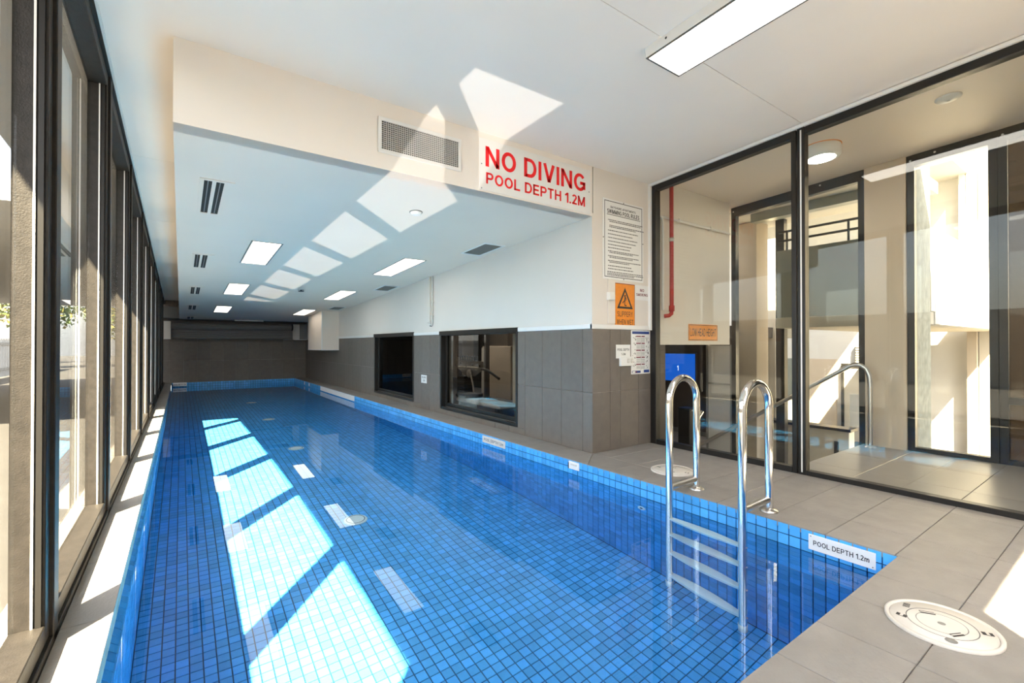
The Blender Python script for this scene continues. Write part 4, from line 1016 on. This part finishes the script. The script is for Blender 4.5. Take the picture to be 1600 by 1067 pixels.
t = thing('gym_bench', 'pale padded gym bench low behind the nearer dark window', 'bench', (3.62, 5.75, -.03))
MB().box(-.16, .16, -.6, .6, .16, .22).build('pad', M['lid'], t, bevel=.02); MB().box(-.16, .16, .3, .62, .225, .28).build('head_pad', M['print'], t, bevel=.015)
for y in (-.5, .5): MB().box(-.14, .14, y - .03, y + .03, 0, .16).build('leg', M['print'], t)
t = thing('gym_cabinet', 'tall pale cabinet with bright door edge in the gym', 'cabinet', (5.2, 7.55, -.03)); MB().box(-.2, .19, -.5, .5, 0, 1.0).build('body', M['beige'], t, bevel=.005); MB().box(-.22, -.2, .30, .5, .05, .97).build('door', M['extwhite'], t); MB().box(-.235, -.22, .34, .36, .6, .8).build('handle', M['print'], t)
t = thing('gym_poster', 'pale framed poster on the gym wall above the cabinet', 'poster', (6.999, 9.0, 1.05)); MB().box(-.02, -.0005, -.22, .22, 0, .62).build('frame', M['print'], t); MB().box(-.023, -.02, -.18, .18, .04, .58).build('sheet', M['cream'], t)
t = thing('gym_fill_light', 'added round fill lamp on the gym ceiling', 'light', (4.6, 7.6, 2.399)); MB().lathe([(0, -.012), (.20, -.012), (.21, 0)], seg=20).build('diffuser', M['gym_fill'], t); MB().lathe([(.20, -.016), (.225, -.012), (.23, 0)], seg=20).build('rim', M['white'], t)  # added lamp that brightens the gym behind the glass

# ------------------------------------------------------------------ outside the left windows
struct(MB().box(-30, FX - .2, -12, 60, -.25, -.06).build('ground', M['paving']))
struct(MB().box(-9.3, -9.0, -12, 22, -.06, 1.9).build('wall_boundary', M['beige']))
def fence(x, y0, y1, label):
    t = thing('fence', label, 'fence', (x, y0, -.06))
    n = int((y1 - y0) / .25)
    for i in range(n): MB().box(-.02, .02, i * .25 + .01, i * .25 + .24, .05, 1.25).build('board', M['extwhite'], t)
    for z in (.25, 1.05): MB().box(.02, .06, 0, n * .25, z, z + .08).build('rail', M['greygrille'], t)
fence(-4.6, 17, 27, 'pale grey boarded fence outside beyond the window glass')
def tree(x, y, h, r, seed, label, m2):
    rnd = random.Random(seed)
    t = thing('tree', label, 'tree', (x, y, -.06))
    MB().tube([(0, 0, 0), (.05, .02, h * .3), (.0, .08, h * .6), (.02, .05, h * .85)], [.13, .1, .07, .03], 9).build('trunk', M['bark'], t)
    for k in range(5):
        a = k * 1.3; MB().tube([(0, .03, h * .4), (math.cos(a) * r * .4, math.sin(a) * r * .4, h * .6), (math.cos(a) * r * .8, math.sin(a) * r * .8, h * .75)], [.05, .03, .012], 7).build('branch', M['bark'], t)
    b = MB()
    for i in range(2600):
        q = Vector((rnd.gauss(0, 1), rnd.gauss(0, 1), rnd.gauss(0, 1))).normalized() * (rnd.random() ** .4)
        c = Vector((q.x * r, q.y * r, h * .66 + q.z * h * .36)); s = rnd.uniform(.07, .16)
        u = Vector((rnd.gauss(0, 1), rnd.gauss(0, 1), rnd.gauss(0, 1))).normalized(); v = u.cross(Vector((rnd.gauss(0, 1), rnd.gauss(0, 1), rnd.gauss(0, 1)))).normalized()
        b.add([c - u * s, c + v * s * .45, c + u * s, c - v * s * .45], [(0, 1, 2, 3)], rnd.choice([0, 0, 1]) if m2 else 0)
    stuff(b.build('foliage', [M['leaf'], M['leaf2']], t, fix=False))
tree(-5.2, 29, 5.2, 1.9, 1, 'leafy green tree outside, framed by the second window pane', True)
tree(-3.4, 40, 4.6, 1.7, 2, 'yellowing tree outside behind the boarded fence', True)
tree(-9.5, 36, 6.0, 2.3, 3, 'larger dark green tree outside to the left of the others', False)
tree(-11, 25, 5.0, 2.0, 4, 'bushy tree outside farthest from the windows', False)
